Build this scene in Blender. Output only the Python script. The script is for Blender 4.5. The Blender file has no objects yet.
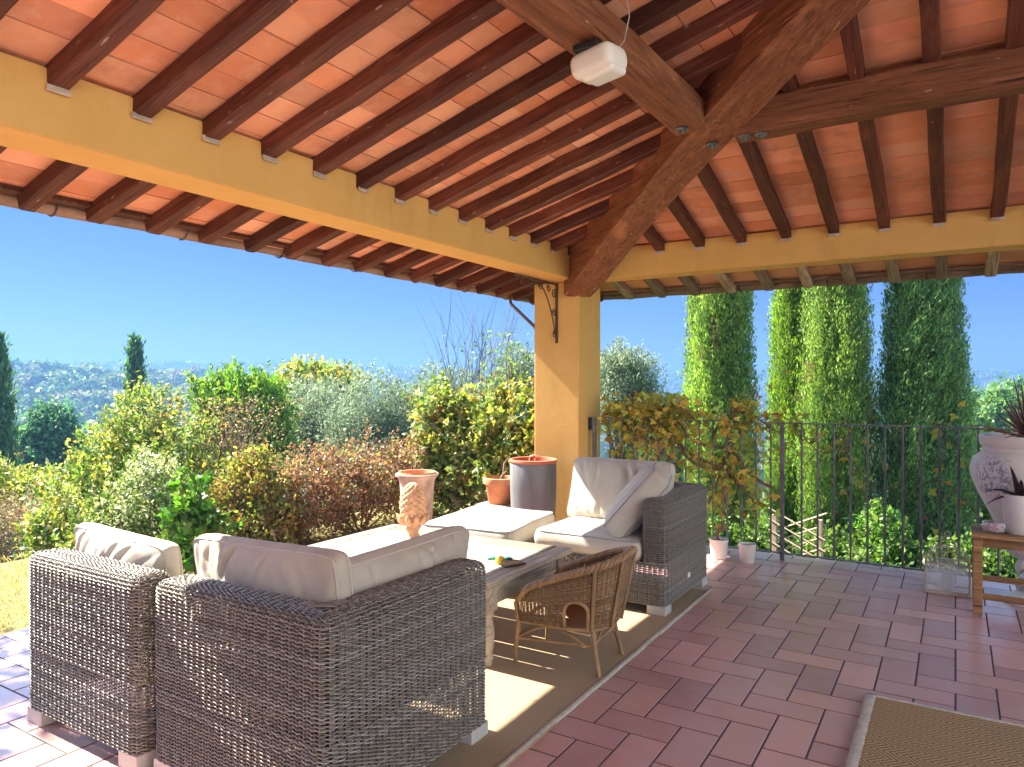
import bpy, bmesh, math, random
import numpy as np
from mathutils import Vector, Matrix, noise as mnoise

random.seed(7)
RNG = np.random.default_rng(11)
R = math.radians
PI = math.pi
scene = bpy.context.scene
COL = scene.collection

# ------------------------------------------------------------------ camera
cam_d = bpy.data.cameras.new("camera")
cam = bpy.data.objects.new("camera", cam_d)
COL.objects.link(cam)
cam.location = (0, 0, 1.4)
cam.rotation_euler = (R(90), 0, R(31.7))
cam_d.sensor_width = 36.0
cam_d.lens = 718 / 1024 * 36.0
cam_d.shift_y = -0.0015
cam_d.clip_start = 0.05
cam_d.clip_end = 8000
scene.camera = cam

# ------------------------------------------------------------------ world
SUN_EL = 43.5
world = bpy.data.worlds.new("World")
scene.world = world
world.use_nodes = True
wn = world.node_tree
wn.nodes.clear()
sky = wn.nodes.new("ShaderNodeTexSky")
sky.sky_type = 'NISHITA'
sky.sun_disc = False
sky.sun_elevation = R(SUN_EL)
sky.sun_rotation = R(267)
sky.altitude = 200
sky.air_density = 1.0
sky.dust_density = 0.0
sky.ozone_density = 3.0
bg = wn.nodes.new("ShaderNodeBackground")
bg.inputs[1].default_value = 0.10
tint = wn.nodes.new("ShaderNodeMix"); tint.data_type = 'RGBA'; tint.blend_type = 'MULTIPLY'
tint.inputs[0].default_value = 1.0
wtc = wn.nodes.new("ShaderNodeTexCoord")
wsep = wn.nodes.new("ShaderNodeSeparateXYZ")
wmr = wn.nodes.new("ShaderNodeMapRange"); wmr.interpolation_type = 'SMOOTHSTEP'
wmr.inputs[1].default_value = 0.20; wmr.inputs[2].default_value = 0.42
wcol = wn.nodes.new("ShaderNodeMix"); wcol.data_type = 'RGBA'
wcol.inputs[6].default_value = (0.043, 0.062, 0.120, 1)     # deep clear blue low over the hills
wcol.inputs[7].default_value = (0.98, 0.88, 0.76, 1)        # the open sky overhead
wn.links.new(wtc.outputs["Generated"], wsep.inputs[0])
wn.links.new(wsep.outputs[2], wmr.inputs[0])
wn.links.new(wmr.outputs[0], wcol.inputs[0])
wn.links.new(wcol.outputs[2], tint.inputs[7])
wo = wn.nodes.new("ShaderNodeOutputWorld")
wn.links.new(sky.outputs[0], tint.inputs[6])
wn.links.new(tint.outputs[2], bg.inputs[0])
wn.links.new(bg.outputs[0], wo.inputs[0])

# ------------------------------------------------------------------ sun
sun_d = bpy.data.lights.new("sun", 'SUN')
sun_d.energy = 2.4
sun_d.angle = R(0.5)
sun_d.color = (1.0, 0.93, 0.80)
sun = bpy.data.objects.new("sun", sun_d)
COL.objects.link(sun)
_az = R(3.0)
to_sun = Vector((-math.cos(R(SUN_EL)) * math.cos(_az), -math.cos(R(SUN_EL)) * math.sin(_az), math.sin(R(SUN_EL))))
sun.rotation_euler = to_sun.to_track_quat('Z', 'Y').to_euler()
sun.location = to_sun * 50

scene.view_settings.view_transform = 'Standard'
scene.view_settings.look = 'None'
scene.view_settings.gamma = 1.0
scene.view_settings.exposure = 3.6
scene.render.engine = 'CYCLES'
cy = scene.cycles
cy.use_denoising = True
cy.max_bounces = 10
cy.diffuse_bounces = 6
cy.glossy_bounces = 3
cy.transmission_bounces = 6
cy.transparent_max_bounces = 12
cy.volume_bounces = 1
cy.sample_clamp_indirect = 8
cy.caustics_reflective = False
cy.caustics_refractive = False

# ================================================================== helpers
def tag(o, label=None, cat=None, group=None, kind=None):
    if label: o["label"] = label
    if cat: o["category"] = cat
    if group: o["group"] = group
    if kind: o["kind"] = kind
    return o

def empty(name, loc=(0, 0, 0), rz=0.0, label=None, cat=None, group=None):
    o = bpy.data.objects.new(name, None)
    COL.objects.link(o)
    o.location = loc
    o.rotation_euler = (0, 0, rz)
    o.empty_display_size = 0.1
    return tag(o, label, cat, group)

def link(name, me, mat, parent=None, loc=None, rot=None):
    o = bpy.data.objects.new(name, me)
    COL.objects.link(o)
    if mat is not None:
        me.materials.clear()
        me.materials.append(mat)
    if parent is not None: o.parent = parent
    if loc is not None: o.location = loc
    if rot is not None: o.rotation_euler = rot
    return o

def set_smooth(me, angle=None):
    me.polygons.foreach_set("use_smooth", [True] * len(me.polygons))
    if angle is not None:
        try: me.set_sharp_from_angle(angle=R(angle))
        except Exception: pass

def face_colors(me, cols, name="col"):
    a = me.attributes.new(name, 'FLOAT_COLOR', 'FACE')
    c = np.ones((len(me.polygons), 4), np.float32)
    c[:, :3] = cols
    a.data.foreach_set("color", c.ravel())

def np_mesh(name, verts, quads):
    """fast mesh from numpy arrays: verts (N,3), quads (M,4)"""
    me = bpy.data.meshes.new(name)
    n, m = len(verts), len(quads)
    me.vertices.add(n)
    me.vertices.foreach_set("co", np.asarray(verts, np.float32).ravel())
    me.loops.add(m * 4)
    me.loops.foreach_set("vertex_index", np.asarray(quads, np.int32).ravel())
    me.polygons.add(m)
    me.polygons.foreach_set("loop_start", np.arange(0, m * 4, 4, dtype=np.int32))
    try: me.polygons.foreach_set("loop_total", np.full(m, 4, np.int32))
    except Exception: pass
    me.update(calc_edges=True)
    return me

class MB:
    """collects shapes that become ONE mesh object"""
    def __init__(s):
        s.v = []; s.f = []; s.c = []
    def add(s, verts, faces, col=None):
        b = len(s.v)
        s.v += [tuple(p) for p in verts]
        s.f += [tuple(b + i for i in f) for f in faces]
        s.c += [col if col else (1, 1, 1)] * len(faces)
        return s
    def box(s, c, d, rz=0.0, col=None, bev=0.0, mat=None):
        x, y, z = d[0] / 2, d[1] / 2, d[2] / 2
        bm = bmesh.new()
        bmesh.ops.create_cube(bm, size=1.0)
        bmesh.ops.scale(bm, vec=d, verts=bm.verts)
        if bev > 0:
            bmesh.ops.bevel(bm, geom=bm.edges[:], offset=min(bev, min(d) * .45), segments=2, profile=.7, affect='EDGES')
        M = (mat or Matrix.Rotation(rz, 4, 'Z'))
        bm.verts.index_update()
        vs = [M @ v.co + Vector(c) for v in bm.verts]
        fs = [[v.index for v in f.verts] for f in bm.faces]
        bm.free()
        return s.add(vs, fs, col)
    def tube(s, pts, r, seg=8, closed=False, col=None, cap=True):
        pts = [Vector(p) for p in pts]
        n = len(pts)
        rad = (lambda i: r[i]) if isinstance(r, (list, tuple)) else (lambda i: r)
        vs = []; prev = None
        for i, p in enumerate(pts):
            if closed: t = pts[(i + 1) % n] - pts[i - 1]
            else: t = pts[min(i + 1, n - 1)] - pts[max(i - 1, 0)]
            if t.length < 1e-9: t = Vector((0, 0, 1))
            t.normalize()
            if prev is None:
                a = Vector((0, 0, 1)) if abs(t.z) < .9 else Vector((1, 0, 0))
                nrm = t.cross(a).normalized()
            else:
                nrm = (prev - t * prev.dot(t))
                nrm = nrm.normalized() if nrm.length > 1e-6 else t.orthogonal().normalized()
            prev = nrm
            b = t.cross(nrm)
            for k in range(seg):
                an = 2 * PI * k / seg
                vs.append(p + (nrm * math.cos(an) + b * math.sin(an)) * rad(i))
        fs = []
        m = n if closed else n - 1
        for i in range(m):
            j = (i + 1) % n
            for k in range(seg):
                k2 = (k + 1) % seg
                fs.append((i * seg + k, i * seg + k2, j * seg + k2, j * seg + k))
        if cap and not closed:
            fs.append(tuple(reversed(range(seg))))
            fs.append(tuple(range((n - 1) * seg, n * seg)))
        return s.add(vs, fs, col)
    def lathe(s, prof, seg=32, c=(0, 0, 0), col=None, wob=0.0):
        vs = []
        for (r, z) in prof:
            for k in range(seg):
                an = 2 * PI * k / seg
                vs.append((c[0] + r * math.cos(an), c[1] + r * math.sin(an), c[2] + z))
        fs = []
        for i in range(len(prof) - 1):
            for k in range(seg):
                k2 = (k + 1) % seg
                fs.append((i * seg + k, i * seg + k2, (i + 1) * seg + k2, (i + 1) * seg + k))
        if prof[0][0] > 1e-4: fs.append(tuple(reversed(range(seg))))
        if prof[-1][0] > 1e-4: fs.append(tuple(range((len(prof) - 1) * seg, len(prof) * seg)))
        return s.add(vs, fs, col)
    def mesh(s, name):
        me = bpy.data.meshes.new(name)
        me.from_pydata(s.v, [], s.f)
        me.update()
        return me
    def build(s, name, mat, parent=None, smooth=None, loc=None, rot=None, colors=False):
        me = s.mesh(name)
        if smooth is not None: set_smooth(me, smooth)
        if colors: face_colors(me, np.array(s.c))
        return link(name, me, mat, parent, loc, rot)

# ------------------------------------------------------------------ materials
class N:
    def __init__(s, name):
        s.m = bpy.data.materials.new(name)
        s.m.use_nodes = True
        s.t = s.m.node_tree
        s.t.nodes.clear()
        s.out = s.t.nodes.new("ShaderNodeOutputMaterial")
        s.bsdf = s.new("ShaderNodeBsdfPrincipled")
        s.t.links.new(s.bsdf.outputs[0], s.out.inputs[0])
    def new(s, k, **kw):
        n = s.t.nodes.new(k)
        for a, b in kw.items(): setattr(n, a, b)
        return n
    def lk(s, a, b): s.t.links.new(a, b)
    def coord(s, what="Object", scale=(1, 1, 1), rot=(0, 0, 0), rnd=False):
        tc = s.new("ShaderNodeTexCoord")
        mp = s.new("ShaderNodeMapping")
        mp.inputs["Scale"].default_value = scale
        mp.inputs["Rotation"].default_value = rot
        s.lk(tc.outputs[what], mp.inputs[0])
        if rnd:
            oi = s.new("ShaderNodeObjectInfo")
            ml = s.new("ShaderNodeMath", operation='MULTIPLY'); ml.inputs[1].default_value = 37.0
            s.lk(oi.outputs["Random"], ml.inputs[0])
            s.lk(ml.outputs[0], mp.inputs["Location"])
        return mp.outputs[0]
    def noise(s, vec, scale, detail=4, rough=.55, dist=0.0):
        n = s.new("ShaderNodeTexNoise")
        n.inputs["Scale"].default_value = scale
        n.inputs["Detail"].default_value = detail
        n.inputs["Roughness"].default_value = rough
        n.inputs["Distortion"].default_value = dist
        s.lk(vec, n.inputs["Vector"])
        return n.outputs["Fac"]
    def ramp(s, fac, stops):
        n = s.new("ShaderNodeValToRGB")
        e = n.color_ramp.elements
        while len(e) < len(stops): e.new(.5)
        for i, (p, c) in enumerate(stops):
            e[i].position = p
            e[i].color = (*c, 1) if len(c) == 3 else c
        s.lk(fac, n.inputs[0])
        return n.outputs[0]
    def mix(s, a, b, fac, mode='MIX'):
        n = s.new("ShaderNodeMix", data_type='RGBA', blend_type=mode)
        for sock, v in ((n.inputs[6], a), (n.inputs[7], b), (n.inputs[0], fac)):
            if hasattr(v, "is_linked") or hasattr(v, "node"): s.lk(v, sock)
            elif isinstance(v, (int, float)): sock.default_value = v
            else: sock.default_value = (*v, 1)
        return n.outputs[2]
    def attr(s, name="col"):
        a = s.new("ShaderNodeAttribute"); a.attribute_name = name
        return a.outputs["Color"]
    def base(s, v):
        b = s.bsdf.inputs["Base Color"]
        if hasattr(v, "node"): s.lk(v, b)
        else: b.default_value = (*v, 1)
    def rough(s, v):
        b = s.bsdf.inputs["Roughness"]
        if hasattr(v, "node"): s.lk(v, b)
        else: b.default_value = v
    def bump(s, h, strength=.3, dist=.01):
        n = s.new("ShaderNodeBump")
        n.inputs["Strength"].default_value = strength
        n.inputs["Distance"].default_value = dist
        s.lk(h, n.inputs["Height"])
        s.lk(n.outputs[0], s.bsdf.inputs["Normal"])
    def spec(s, v): s.bsdf.inputs["Specular IOR Level"].default_value = v

def simple(name, col, rough=.6, var=.12, scale=6, bump=0.15, bscale=60, bdist=.003, metal=0, spec=.4, rnd=True):
    n = N(name)
    v = n.coord("Object", rnd=rnd)
    f = n.noise(v, scale, 5, .6)
    lo = tuple(c * (1 - var) for c in col); hi = tuple(min(1, c * (1 + var)) for c in col)
    n.base(n.ramp(f, [(.3, lo), (.7, hi)]))
    n.rough(rough); n.spec(spec)
    n.bsdf.inputs["Metallic"].default_value = metal
    if bump: n.bump(n.noise(v, bscale, 3), bump, bdist)
    return n.m

M = {}
# plaster, ochre
n = N("ochre_plaster")
v = n.coord("Object")
f1 = n.noise(v, 1.6, 6, .65); f2 = n.noise(v, 9, 5, .6)
c = n.ramp(f1, [(.25, (.60, .355, .105)), (.55, (.67, .41, .13)), (.8, (.73, .46, .165))])
c = n.mix(c, (.60, .36, .10), n.ramp(f2, [(.55, (0, 0, 0)), (.8, (.45, .45, .45))]))
n.base(c); n.rough(.9); n.spec(.15)
dirt = n.noise(n.coord("Object", (2.2, 2.2, .55)), 2.4, 7, .72, .6)
c = n.mix(c, (.38, .23, .085), n.ramp(dirt, [(.54, (0, 0, 0)), (.76, (.38, .38, .38))]))
n.base(c)
n.bump(n.mix(n.noise(v, 45, 5, .7), n.noise(v, 7, 4, .6), .6), .4, .008)
M["plaster"] = n.m
M["mortar"] = simple("mortar", (.50, .42, .33), .95, .3, 12, .5, 40, .004)

# timber: grain runs along local X
def timber_mat(name, dark, mid, light, rough=.62):
    n = N(name)
    v = n.coord("Object", (1.2, 14, 14), rnd=True)
    v2 = n.coord("Object", (3.0, 90, 90), rnd=True)
    v3 = n.coord("Object", (2.0, 5, 5), rnd=True)
    g = n.noise(v, 1.6, 6, .62, 1.2)
    fine = n.noise(v2, 1.0, 4, .6)
    blot = n.noise(v3, 1.2, 4, .6)
    c = n.ramp(g, [(.25, dark), (.5, mid), (.75, light)])
    c = n.mix(c, tuple(x * .45 for x in dark), n.ramp(fine, [(.52, (0, 0, 0)), (.68, (.8, .8, .8))]))
    c = n.mix(c, tuple(x * 1.6 for x in light), n.ramp(blot, [(.56, (0, 0, 0)), (.74, (.6, .6, .6))]))
    spk = n.noise(n.coord("Object", (14, 40, 40), rnd=True), 1.0, 2, .5)
    c = n.mix(c, (.42, .33, .25), n.ramp(spk, [(.70, (0, 0, 0)), (.76, (.55, .55, .55))]))
    crack = n.noise(n.coord("Object", (.8, 30, 30), rnd=True), 1.3, 3, .5, .4)
    c = n.mix(c, (.012, .006, .004), n.ramp(crack, [(.67, (0, 0, 0)), (.71, (.85, .85, .85))]))
    oi = n.new("ShaderNodeObjectInfo")
    hv = n.new("ShaderNodeHueSaturation")
    mr = n.new("ShaderNodeMapRange"); mr.inputs[3].default_value = .62; mr.inputs[4].default_value = 1.4
    n.lk(oi.outputs["Random"], mr.inputs[0]); n.lk(mr.outputs[0], hv.inputs["Value"])
    n.lk(c, hv.inputs["Color"])
    n.base(hv.outputs[0]); n.rough(rough); n.spec(.3)
    n.bump(g, .35, .006)
    return n.m
M["rafter"] = timber_mat("rafter_timber", (.055, .015, .008), (.10, .029, .015), (.155, .052, .027))
M["tail"] = timber_mat("bounce_lit_timber", (.20, .13, .085), (.31, .21, .14), (.42, .30, .21), .8)  # paler rafter timber: bounce from sunlit ground outside put into the colour
M["beam"] = timber_mat("beam_timber", (.10, .034, .014), (.17, .062, .026), (.25, .105, .048))

# terracotta pianelle on ceiling, colour per tile
n = N("ceiling_terracotta")
v = n.coord("Object")
f = n.noise(v, 14, 6, .65); f2 = n.noise(v, 3, 3, .5)
c = n.mix(n.attr(), (.72, .46, .30), n.ramp(f, [(.5, (0, 0, 0)), (.75, (.55, .55, .55))]))
c = n.mix(c, (.42, .15, .07), n.ramp(f2, [(.5, (0, 0, 0)), (.75, (.45, .45, .45))]))
f4 = n.noise(n.coord("Object", (3, 9, 3)), 2.2, 6, .7)
c = n.mix(c, (.78, .62, .48), n.ramp(f4, [(.60, (0, 0, 0)), (.78, (.6, .6, .6))]))
f5 = n.noise(v, 1.7, 5, .7)
c = n.mix(c, (.30, .12, .06), n.ramp(f5, [(.56, (0, 0, 0)), (.74, (.55, .55, .55))]))
n.base(c); n.rough(.85); n.spec(.2)
n.bump(n.noise(v, 60, 4, .6), .3, .003)
M["pianelle"] = n.m

# floor terracotta, colour per tile
n = N("floor_terracotta")
v = n.coord("Object")
f = n.noise(v, 7, 6, .65); f2 = n.noise(v, 60, 4, .6); f3 = n.noise(v, 1.1, 4, .6)
c = n.mix(n.attr(), (.50, .32, .29), n.ramp(f, [(.45, (0, 0, 0)), (.75, (.55, .55, .55))]))
c = n.mix(c, (.20, .07, .05), n.ramp(f3, [(.5, (0, 0, 0)), (.72, (.35, .35, .35))]))
dust = n.noise(v, .8, 6, .7)
c = n.mix(c, (.52, .41, .37), n.ramp(dust, [(.50, (0, 0, 0)), (.74, (.42, .42, .42))]))
n.base(c)
n.rough(n.ramp(f, [(.3, (.30, .30, .30)), (.7, (.45, .45, .45))])); n.spec(.6)
n.bsdf.inputs['Coat Weight'].default_value = .35; n.bsdf.inputs['Coat Roughness'].default_value = .34
n.bump(n.mix(f, f2, .35), .12, .003)
M["floor"] = n.m
M["grout"] = simple("grout", (.085, .065, .06), .95, .25, 8, .3, 80, .002)

# wicker: colour per strand
n = N("grey_wicker")
v = n.coord("Object")
f = n.noise(v, 30, 4, .6)
c = n.mix(n.attr(), (.32, .29, .25), n.ramp(f, [(.5, (0, 0, 0)), (.8, (.4, .4, .4))]))
n.base(c); n.rough(.42); n.spec(.5)
M["wicker"] = n.m
n = N("honey_rattan")
v = n.coord("Object")
f = n.noise(v, 40, 4, .6)
c = n.mix(n.attr(), (.42, .25, .11), n.ramp(f, [(.5, (0, 0, 0)), (.8, (.5, .5, .5))]))
n.base(c); n.rough(.5); n.spec(.4)
M["rattan"] = n.m
M["cane"] = simple("cane_pole", (.27, .165, .08), .45, .35, 9, .3, 30, .002)

# fabric
def fabric(name, col, warm):
    n = N(name)
    v = n.coord("Object", rnd=True)
    w1 = n.new("ShaderNodeTexWave"); w1.inputs["Scale"].default_value = 260; w1.bands_direction = 'X'; n.lk(v, w1.inputs[0])
    w2 = n.new("ShaderNodeTexWave"); w2.inputs["Scale"].default_value = 260; w2.bands_direction = 'Y'; n.lk(v, w2.inputs[0])
    f = n.noise(v, 5, 5, .6)
    c = n.ramp(f, [(.3, warm), (.6, col)])
    n.base(c); n.rough(.92); n.spec(.15)
    n.bsdf.inputs["Sheen Weight"].default_value = .15
    hh = n.mix(w1.outputs["Fac"], w2.outputs["Fac"], .5)
    f3 = n.noise(v, 14, 4, .6)
    hb = n.mix(hh, f3, .75)
    n.bump(hb, .25, .006)
    return n.m
M["cushion_shaded"] = fabric("shaded_beige_canvas", (.46, .405, .33), (.39, .335, .265))  # same beige canvas, with the shade on the near cushions put into the colour
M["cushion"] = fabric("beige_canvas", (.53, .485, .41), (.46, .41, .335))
M["piping"] = simple("piping_cord", (.30, .28, .26), .9, .1, 8, 0)

# weathered table boards, grain along local X
M["table_wood"] = timber_mat("weathered_pine", (.22, .18, .135), (.31, .26, .195), (.39, .335, .26), .75)
M["bench_wood"] = timber_mat("teak", (.15, .075, .028), (.24, .125, .05), (.33, .19, .085), .6)

def rug_mat(name, c1, c2, sc, herring=False):
    n = N(name)
    v = n.coord("Object")
    if herring:
        sep = n.new("ShaderNodeSeparateXYZ"); n.lk(v, sep.inputs[0])
        pp = n.new("ShaderNodeMath", operation='PINGPONG'); pp.inputs[1].default_value = .055; n.lk(sep.outputs[1], pp.inputs[0])
        ad = n.new("ShaderNodeMath", operation='MULTIPLY_ADD'); ad.inputs[1].default_value = 1.0
        n.lk(pp.outputs[0], ad.inputs[0]); n.lk(sep.outputs[0], ad.inputs[2])
        ml = n.new("ShaderNodeMath", operation='MULTIPLY'); ml.inputs[1].default_value = 2 * PI / .022; n.lk(ad.outputs[0], ml.inputs[0])
        sn = n.new("ShaderNodeMath", operation='SINE'); n.lk(ml.outputs[0], sn.inputs[0])
        mr = n.new("ShaderNodeMapRange"); mr.inputs[1].default_value = -1; n.lk(sn.outputs[0], mr.inputs[0])
        wv = mr.outputs[0]
        nz = n.noise(v, 160, 3, .7)
        hgt = n.mix(wv, nz, .35)
    else:
        w1 = n.new("ShaderNodeTexWave"); w1.inputs["Scale"].default_value = sc; w1.bands_direction = 'X'; n.lk(v, w1.inputs[0])
        w1.inputs["Distortion"].default_value = .6
        w2 = n.new("ShaderNodeTexWave"); w2.inputs["Scale"].default_value = sc * 1.3; w2.bands_direction = 'Y'; n.lk(v, w2.inputs[0])
        w2.inputs["Distortion"].default_value = .6
        hgt = n.mix(w1.outputs["Fac"], w2.outputs["Fac"], 1.0, 'MULTIPLY')
        hgt = n.mix(hgt, n.noise(v, 90, 3, .7), .3)
    big = n.noise(v, 2.5, 5, .6)
    c = n.ramp(hgt, [(.15, c1), (.6, c2)])
    c = n.mix(c, tuple(x * .72 for x in c2), n.ramp(big, [(.4, (0, 0, 0)), (.7, (.6, .6, .6))]))
    n.base(c); n.rough(.95); n.spec(.1)
    n.bump(hgt, .6, .004)
    return n.m
M["rug"] = rug_mat("jute", (.31, .215, .12), (.51, .395, .245), 28)
M["coir"] = rug_mat("coir", (.13, .08, .035), (.42, .29, .15), 10, True)
M["binding"] = simple("cotton_binding", (.42, .38, .31), .9, .2, 40, .4, 200, .002)

# iron, plastic, pots
M["iron"] = simple("painted_iron", (.15, .148, .145), .55, .35, 12, .15, 60, .001, metal=.3)
M["rust"] = simple("rusty_iron", (.10, .065, .045), .75, .5, 18, .4, 60, .002, metal=.3)
M["bolt"] = simple("galvanised_bolt", (.20, .19, .185), .5, .3, 30, .2, 80, .001, metal=.8)
M["gutter"] = simple("weathered_gutter", (.24, .15, .10), .6, .4, 5, .2, 30, .002, metal=.3)
M["white_plastic"] = simple("white_plastic", (.78, .76, .68), .35, .05, 3, 0)
M["lens"] = simple("milky_lens", (.80, .80, .72), .15, .04, 3, 0)
M["black_plastic"] = simple("black_plastic", (.02, .02, .022), .5, .2, 3, 0)
M["foot"] = simple("grey_foot", (.42, .40, .37), .55, .1, 10, .1)
M["terracotta"] = simple("terracotta", (.56, .25, .12), .85, .25, 9, .35, 50, .003)
M["pale_terracotta"] = simple("pale_terracotta", (.62, .35, .20), .88, .28, 12, .4, 50, .004)
M["old_terracotta"] = simple("aged_terracotta", (.36, .27, .20), .9, .35, 10, .4, 50, .004)
M["rim_terracotta"] = simple("red_terracotta", (.48, .14, .07), .8, .2, 9, .2, 40, .002)
M["soil"] = simple("potting_soil", (.05, .035, .025), .95, .4, 30, .8, 60, .01)
n = N("grey_glaze"); v = n.coord("Object", (6, 6, 1.2))
n.base(n.ramp(n.noise(v, 2, 5, .6), [(.3, (.115, .12, .123)), (.7, (.19, .192, .19))])); n.rough(.45)
M["grey_glaze"] = n.m
M["white_ceramic"] = simple("white_ceramic", (.74, .71, .65), .5, .10, 5, .1, 30, .002)
n = N("painted_urn"); v = n.coord("Object")
f = n.noise(v, 5, 4); f2 = n.noise(v, 26, 3, .6, 1.5)
dist = n.new("ShaderNodeVectorMath", operation='DISTANCE'); n.lk(v, dist.inputs[0]); dist.inputs[1].default_value = (-.20, -.22, .80)
patch = n.ramp(dist.outputs["Value"], [(.10, (1, 1, 1)), (.17, (0, 0, 0))])
flor = n.mix(n.ramp(f2, [(.50, (0, 0, 0)), (.56, (1, 1, 1))]), patch, 1.0, 'MULTIPLY')
c = n.mix(n.ramp(f, [(.3, (.68, .64, .56)), (.7, (.78, .75, .68))]), (.30, .30, .38), flor)
n.base(c); n.rough(.55)
M["painted_urn"] = n.m
M["cage_wire"] = simple("cage_wire", (.50, .42, .35), .6, .3, 20, .2)
n = N("clear_glass"); n.base((.9, .93, .95)); n.rough(.05)
tb = n.new("ShaderNodeBsdfTransparent"); mxg = n.new("ShaderNodeMixShader"); mxg.inputs[0].default_value = .82
n.lk(n.bsdf.outputs[0], mxg.inputs[1]); n.lk(tb.outputs[0], mxg.inputs[2]); n.lk(mxg.outputs[0], n.out.inputs[0])
M["glass"] = n.m
M["candle"] = simple("grey_candle", (.42, .42, .42), .7, .2, 9, 0)
M["red_stone"] = simple("red_stones", (.50, .10, .06), .5, .5, 60, .5, 80, .004)
M["toy_green"] = simple("green_plastic", (.03, .30, .18), .35, .1, 5, 0)
M["toy_yellow"] = simple("yellow_plastic", (.70, .48, .05), .35, .1, 5, 0)
M["toy_brown"] = simple("brown_leather", (.24, .17, .11), .7, .3, 12, .3, 60, .002)
M["bark"] = simple("bark", (.13, .09, .06), .95, .4, 12, .7, 30, .01)
M["grey_twig"] = simple("grey_twig", (.17, .15, .11), .9, .3, 14, .2)
M["twig"] = simple("dry_twig", (.20, .13, .085), .9, .35, 14, .3, 50, .003)
M["trellis_wood"] = simple("trellis_wood", (.36, .27, .18), .85, .2, 12, .2)
n = N("leaf")
a = n.attr()
n.t.nodes.remove(n.bsdf)
d = n.new("ShaderNodeBsdfPrincipled"); d.inputs["Roughness"].default_value = .5; d.inputs["Specular IOR Level"].default_value = .35
tr = n.new("ShaderNodeBsdfTranslucent")
mx = n.new("ShaderNodeMixShader"); mx.inputs[0].default_value = .42
n.lk(a, d.inputs["Base Color"])
g = n.new("ShaderNodeHueSaturation"); g.inputs["Saturation"].default_value = 1.1; g.inputs["Value"].default_value = 1.25
n.lk(a, g.inputs["Color"]); n.lk(g.outputs[0], tr.inputs[0])
n.lk(d.outputs[0], mx.inputs[1]); n.lk(tr.outputs[0], mx.inputs[2]); n.lk(mx.outputs[0], n.out.inputs[0])
M["leaf"] = n.m

# ground
n = N("ground_cover"); v = n.coord("Object")
f = n.noise(v, .03, 6, .6); f2 = n.noise(v, .9, 5, .65); f3 = n.noise(v, 14, 4, .6)
c = n.ramp(f, [(.30, (.030, .050, .016)), (.47, (.045, .062, .022)), (.58, (.075, .075, .034)), (.68, (.040, .060, .022))])
c = n.mix(c, (.07, .075, .03), n.ramp(f2, [(.45, (0, 0, 0)), (.7, (.6, .6, .6))]))
c = n.mix(c, (.05, .055, .02), n.ramp(f3, [(.5, (0, 0, 0)), (.75, (.5, .5, .5))]))
n.base(c); n.rough(.95); n.spec(.1); n.bump(f3, .5, .05)
M["ground"] = n.m
n = N("lawn_turf"); v = n.coord("Object")
f = n.noise(v, 1.2, 6, .65); f3 = n.noise(v, 60, 3, .6)
c = n.ramp(f, [(.3, (.17, .15, .05)), (.6, (.26, .21, .085)), (.8, (.13, .15, .04))])
c = n.mix(c, (.08, .07, .02), n.ramp(f3, [(.5, (0, 0, 0)), (.75, (.5, .5, .5))]))
n.base(c); n.rough(.95); n.spec(.1); n.bump(f3, .7, .02)
M["lawn"] = n.m

# ================================================================== terrain
F2 = Vector((-math.sin(R(31.7)), math.cos(R(31.7)))); R2 = Vector((math.cos(R(31.7)), math.sin(R(31.7))))

def interp(x, xs, ys): return float(np.interp(x, xs, ys))

def ground_z(x, y):
    dx = max(-6.4 - x, 0, x - 9.0); dy = max(-9 - y, 0, y - 6.3)
    d = math.hypot(dx, dy)
    z = -.06 - 26 * (1 - math.exp(-(d / 60.0) ** 1.08))
    dep = x * F2.x + y * F2.y; lat = x * R2.x + y * R2.y
    r = math.hypot(x, y)
    if dep > 1: px = 512 + 718 * max(-3, min(3, lat / dep))
    else: px = 512 + (2154 if lat > 0 else -2154)
    if r > 120:
        nz = mnoise.noise(Vector((x * .004, y * .004, 3.1))); nz2 = mnoise.noise(Vector((x * .013, y * .013, 8.1)))
        c1 = interp(px, [-400, 0, 130, 330, 480, 640, 1000, 1400], [7, 5.5, 4.0, -3, -8, -12, -8, -4]) + 1.6 * nz + .8 * nz2
        g1 = math.exp(-((r - 330) / 105.0) ** 2)
        c2 = interp(px, [-400, 0, 150, 260, 400, 520, 660, 800, 1000, 1400], [15, 15, 18, 18.5, 15, 11, 8.5, 7.5, 9.5, 14]) + 2.5 * nz
        g2 = math.exp(-((r - 880) / 270.0) ** 2) if r < 880 else 1.0
        z = z + (c1 + 26) * g1 * (1 - g2) + (c2 + 26) * g2
        z += 1.2 * nz2 * min(1, (r - 120) / 100)
    return z

def terrain():
    angs = []
    cz = math.atan2(F2.y, F2.x)
    for k in range(150): angs.append(cz - R(46) + R(92) * k / 149)
    for k in range(1, 60): angs.append(cz + R(46) + R(267) * k / 60)
    rs = [1.0 * 1.055 ** k for k in range(142)]
    rs = [r for r in rs if r < 1080]
    vs = [(0, 0, -.25)]; fs = []
    na = len(angs)
    for r in rs:
        for a in angs:
            x, y = r * math.cos(a), r * math.sin(a)
            z = ground_z(x, y)
            if -4.9 < x < 9.5 and -9 < y < 6.6: z = min(z, -.25)
            vs.append((x, y, z))
    for k in range(na): fs.append((0, 1 + k, 1 + (k + 1) % na))
    for i in range(len(rs) - 1):
        for k in range(na):
            k2 = (k + 1) % na
            fs.append((1 + i * na + k, 1 + (i + 1) * na + k, 1 + (i + 1) * na + k2, 1 + i * na + k2))
    me = bpy.data.meshes.new("ground"); me.from_pydata(vs, [], fs); me.update(); set_smooth(me)
    o = link("ground", me, M["ground"]); tag(o, kind="structure")
terrain()
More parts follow.
